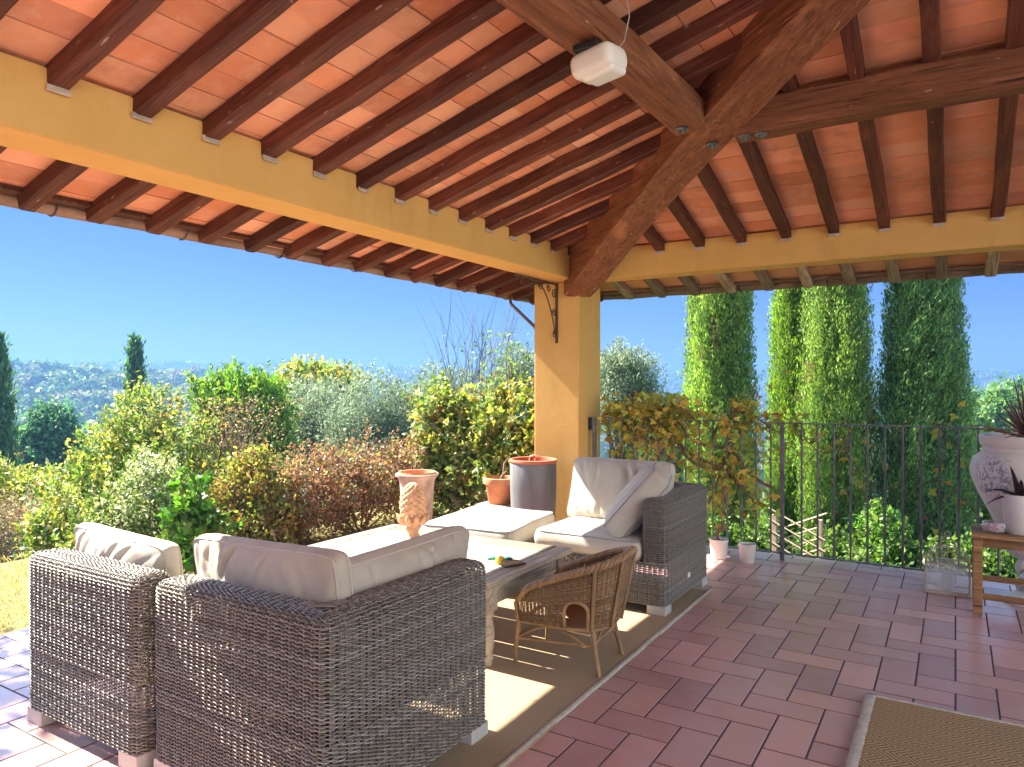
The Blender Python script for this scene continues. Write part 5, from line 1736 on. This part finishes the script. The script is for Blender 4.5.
# --- greenery below the railing
def low(px, y, d, rp, ry, n_, pal, label, L=.07, W=.04, name="green_shrub"):
    l1 = lob(px, y, d, rp, ry)
    base = Vector((l1[0], l1[1], ground_z(l1[0], l1[1])))
    lb = [l1, lob(px - rp * .5, y + ry * .4, d + .3, rp * .7, ry * .8), lob(px + rp * .5, y + ry * .5, d - .2, rp * .7, ry * .7)]
    lb.append((l1[0], l1[1], (l1[2] + base.z) / 2, l1[3] * .9, l1[4] * .9, max(.3, (l1[2] - base.z) / 2)))
    shrub(name, lb, n_, 16, .07, L, W, pal, label, "shrub", "green shrubs below the railing", base=base, inner=.3, nst=5)
fresh = [((.06, .125, .02), 4), ((.09, .15, .03), 3), (G1, 3), (YG, 2)]
low(700, 532, 9.2, 26, 30, 380, fresh, "bushy green shrub at the foot of the cypress nearest the pillar")
low(765, 528, 13, 26, 26, 360, fresh, "light green shrub between the nearest cypress and the middle pair")
low(760, 548, 8.6, 24, 24, 300, [(G1, 4), (G2, 4), (G3, 2)], "dark green leafy shrub around the wooden trellis")
low(880, 538, 9.0, 20, 30, 360, fresh, "fresh green shrub between the middle pair and the broadest cypress")
low(985, 500, 10.5, 34, 60, 620, fresh + [(YG, 3)], "bright green shrub right of the broadest cypress, behind the white urn")
low(1000, 560, 8.2, 40, 26, 380, [(G1, 4), (G2, 4), (G3, 2)], "dark leafy shrub under the railing behind the bench")
low(835, 556, 8.9, 40, 20, 320, [(G1, 4), (G2, 3), (YG, 2)], "low green shrub at the foot of the middle cypress pair")
low(940, 562, 8.6, 40, 18, 320, [(G1, 4), (G2, 4), (G3, 2)], "low dark shrub at the foot of the broadest cypress behind the lantern")
tree("broadleaf_tree", at(1000, 420, 34), 6, [lob(985, 415, 34, 26, 20), lob(1015, 408, 34, 28, 22), lob(1000, 440, 34, 40, 26), lob(1050, 425, 34, 40, 30)], 900, 14, .3, .24, .15, [((.05, .10, .03), 4), ((.08, .125, .03), 3), (G1, 2)], "light green broadleaf tree in the valley behind the white urn", nz=.4)
tree("broadleaf_tree", at(668, 455, 30), 5, [lob(668, 440, 30, 18, 18), lob(655, 452, 30, 20, 18), lob(680, 460, 30, 16, 18)], 400, 14, .25, .2, .13, [((.05, .09, .03), 4), (YG, 2), (G1, 2)], "small green tree far below, left of the nearest cypress", nz=.4)

# --- vine on the railing
vine = empty("railing_vine", (-2.0, 5.95, 0), 0, "autumn grape vine with yellow leaves climbing along the iron railing beside the pillar", "vine")
rnd = random.Random(21)
vpts = []
for k in range(15):
    x0 = rnd.uniform(-.62, .45); a = rnd.uniform(-.1, .4) if x0 < -.2 else rnd.uniform(-.4, .4)
    pts = []; n_ = 16
    L_ = rnd.uniform(.7, 1.5)
    zs0 = rnd.choice([.05, .3, .6, 1.0]); 
    for i in range(n_ + 1):
        q = i / n_
        x = x0 + a * L_ * q + .07 * math.sin(q * 7 + k) + (q * .4 if k % 3 == 0 else 0)
        z = zs0 + (1.18 - zs0) * math.sin(min(1, q * 1.3) * PI / 2) - (.5 * (q - .7) if q > .7 else 0) + .04 * math.sin(q * 11 + k)
        pts.append((x, .05 * math.sin(q * 6 + k * 1.3) + .02, z))
    mb = MB(); mb.tube(pts, [.011 * (1 - .6 * i / n_) for i in range(n_ + 1)], 6, cap=False); mb.build("stem", M["twig"], vine, smooth=60)
    vpts += pts
for k, (dx, z0_) in enumerate(((-.7, 1.10), (-.6, 1.0), (-.5, 1.14))):
    pts = [(dx + 1.25 * q / 20 + .03 * math.sin(q * .9 + k), .03 * math.sin(q * .7 + k * 2), z0_ - .55 * (q / 20) ** 1.6 + .04 * math.sin(q * .8 + k)) for q in range(21)]
    mb = MB(); mb.tube(pts, .013, 6, cap=False); mb.build("stem", M["twig"], vine, smooth=60); vpts += pts
n_ = 2100
vp = np.array(vpts)
sel = RNG.choice(len(vp), 260)
cl = vp[sel] + RNG.normal(0, .05, (260, 3))
x_ = RNG.uniform(-.8, .78, 120); cl = np.concatenate([cl, np.stack([x_, RNG.normal(.02, .05, 120), RNG.uniform(.35, 1.2, 120) * (1 - .25 * (x_ > .3))], 1)])
c = cl[RNG.choice(len(cl), n_)] + RNG.normal(0, .05, (n_, 3)) * np.array([1, .7, 1])
c[:, 2] = np.clip(c[:, 2], .03, 1.3); c[:, 0] = np.maximum(c[:, 0], -.76 + .1 * RNG.random(n_))
axv = unit(n_) * .7 + np.array([0, -.1, -.6])
LL = RNG.uniform(.035, .065, n_)
palmate("foliage", c, axv, LL, pick([(YE, 6), (YO, 2.6), (YG, 4), ((.14, .075, .018), 1.2), (G2, 1.2)], n_) * RNG.uniform(1.0, 1.9, (n_, 1)), vine)
# a few strands trailing further right
for (x0, z0_, n3) in ((.95, 1.0, 60), (1.35, .75, 26), (1.95, 1.0, 16), (2.05, .55, 12)):
    c = np.stack([x0 + RNG.normal(0, .12, n3), RNG.normal(.03, .03, n3), z0_ + RNG.normal(0, .16, n3)], 1)
    LL = RNG.uniform(.035, .06, n3)
    palmate("foliage", c, unit(n3) * .7 + np.array([0, 0, -.5]), LL, pick([(YE, 5), (YO, 3), (YG, 2), (RB, 1)], n3), vine)
    mb = MB(); mb.tube([(x0 - .35 + .7 * q / 10, .02, z0_ + .15 * math.sin(q * .6)) for q in range(11)], .004, 5, cap=False); mb.build("stem", M["twig"], vine, smooth=60)

# --- wooden trellis below the railing
tp = empty("wooden_trellis", at(797, 545, 7.8), R(-8), "small wooden lattice trellis beyond the railing under the middle cypress pair", "trellis")
tz = ground_z(tp.location.x, tp.location.y); tp.location.z = tz
hgt_ = at(797, 517, 7.8).z - tz
for x in (-.24, .24):
    mb = MB(); mb.box((x, 0, hgt_ / 2), (.05, .05, hgt_), bev=.004); mb.build("post", M["trellis_wood"], tp)
for k in range(5):
    z0_ = hgt_ - .45 + .12 * k - .1
    for sg in (-1, 1):
        mb = MB(); mb.tube([(-.30, .028 * sg, z0_ - .14 * sg), (.30, .028 * sg, z0_ + .14 * sg)], .010, 4); mb.build("lath", M["trellis_wood"], tp)

# --- lawn blades near the patio edge
nb = 9000
gx = RNG.uniform(-6.5, -4.53, nb); gy = RNG.uniform(-1.0, 4.2, nb)
c = np.stack([gx, gy, np.full(nb, .0)], 1)
gl = leaves("grass", c, RNG.normal(0, .45, (nb, 3)) + np.array([0, 0, 1.0]), RNG.uniform(.03, .07, nb), .006, pick([((.14, .11, .04), 4), ((.09, .10, .025), 3), ((.18, .14, .06), 3)], nb))
tag(gl, "short dry grass of the lawn beside the patio", "grass", kind="stuff")

# --- woods on the far hills
def woods():
    C_, A_, L_, K_ = [], [], [], []
    rng = np.random.default_rng(5)
    pal = [((.030, .060, .018), 4), ((.045, .080, .022), 4), ((.075, .10, .030), 3), ((.095, .095, .045), 2), ((.12, .105, .03), 1.2), ((.020, .040, .016), 2)]
    def one(x, y, z, rr, hh, nq, col):
        d = unit(nq); d[:, 2] = np.abs(d[:, 2]) * 1.0 - .25
        nq = int(nq * 1.6)
        d = unit(nq); d[:, 2] = np.abs(d[:, 2]) - .25
        p = d * np.array([rr, rr, hh]) * RNG.uniform(.55, 1.05, (nq, 1)) + np.array([x, y, z + hh * .55])
        C_.append(p); A_.append(unit(nq)); L_.append(np.full(nq, rr * .46)); K_.append(np.repeat(np.array(col)[None], nq, 0) * RNG.uniform(.7, 1.3, (nq, 1)))
    for i in range(7400):
        far = i > 4900
        px = rng.uniform(-60, 420) if rng.random() < .62 else rng.uniform(420, 1110)
        r_ = 55 + 380 * rng.random() ** 1.1 if not far else rng.uniform(440, 930)
        p = at(px, 382, r_); x, y = p.x, p.y
        msk = mnoise.noise(Vector((x * .011, y * .011, 2.0)))
        if not far and msk < -.42 and rng.random() < .7 and r_ < 240: continue
        z = ground_z(x, y)
        rr = rng.uniform(1.4, 2.6) + (2.6 * rng.random() if rng.random() < .35 else 0) if not far else rng.uniform(4.0, 8.0)
        one(x, y, z, rr, rr * rng.uniform(.7, 1.2) * (1 if not far else .7), 42 if not far else 24, pick(pal, 1)[0] * .85)
    c = np.concatenate(C_)
    L = np.concatenate(L_)
    o = leaves("woodland", c, np.concatenate(A_), L, L * .8, np.concatenate(K_))
    tag(o, "far off woods covering the hills across the valley", "woods", kind="stuff")
woods()
# single trees one can tell apart on the left crest
def crest(px, r_, h, w, kind, label, k):
    h *= .62; w *= .62
    p = at(px, 382, r_); z = ground_z(p.x, p.y)
    root = empty("ridge_tree", (p.x, p.y, z), 0, label, "tree", "trees on the left ridge against the sky")
    n_ = 420
    d = unit(n_)
    if kind == 'c':
        q = RNG.random(n_); c = np.stack([d[:, 0] * w * (1 - q) * .6, d[:, 1] * w * (1 - q) * .6, q * h], 1)
    else:
        c = d * np.array([w, w, w * .55]) * RNG.uniform(.4, 1, (n_, 1)) + np.array([0, 0, h - w * .45])
    leaves("crown", c, unit(n_), w * .30, w * .22, pick([((.025, .05, .02), 3), ((.04, .06, .02), 2)], n_), root)
    mb = MB(); mb.tube([(0, 0, -.5), (.1, 0, h * .5), (0, 0, h * .9)], [.35, .28, .12], 6); mb.build("trunk", M["bark"], root)
for k, (px, kind, h, w) in enumerate(((10, 'b', 9, 3.2), (22, 'c', 11, 2.2), (36, 'b', 8, 3.5), (47, 'c', 12, 2.0), (56, 'b', 12, 5.0), (74, 'c', 11, 2.2), (82, 'b', 10, 4.0), (93, 'b', 11, 3.2), (104, 'b', 9, 3.6), (114, 'b', 9, 3.4), (2, 'b', 8, 4.0), (66, 'b', 9, 3.4))):
    crest(px, 330, h, w, kind, "pointed dark tree on the crest of the left ridge" if kind == 'c' else "round topped tree on the crest of the left ridge", k)

# ------------------------------------------------------------------ haze
hz = MB(); hz.box((0, 0, -6), (2300, 2300, 72))
ho = hz.build("haze", None)
m = bpy.data.materials.new("haze_air"); m.use_nodes = True; t = m.node_tree; t.nodes.clear()
o_ = t.nodes.new("ShaderNodeOutputMaterial"); pv = t.nodes.new("ShaderNodeVolumePrincipled")
pv.inputs["Color"].default_value = (.115, .225, .42, 1); pv.inputs["Density"].default_value = .0018; pv.inputs["Anisotropy"].default_value = 0.2
t.links.new(pv.outputs[0], o_.inputs["Volume"])
ho.data.materials.append(m); tag(ho, kind="stuff")
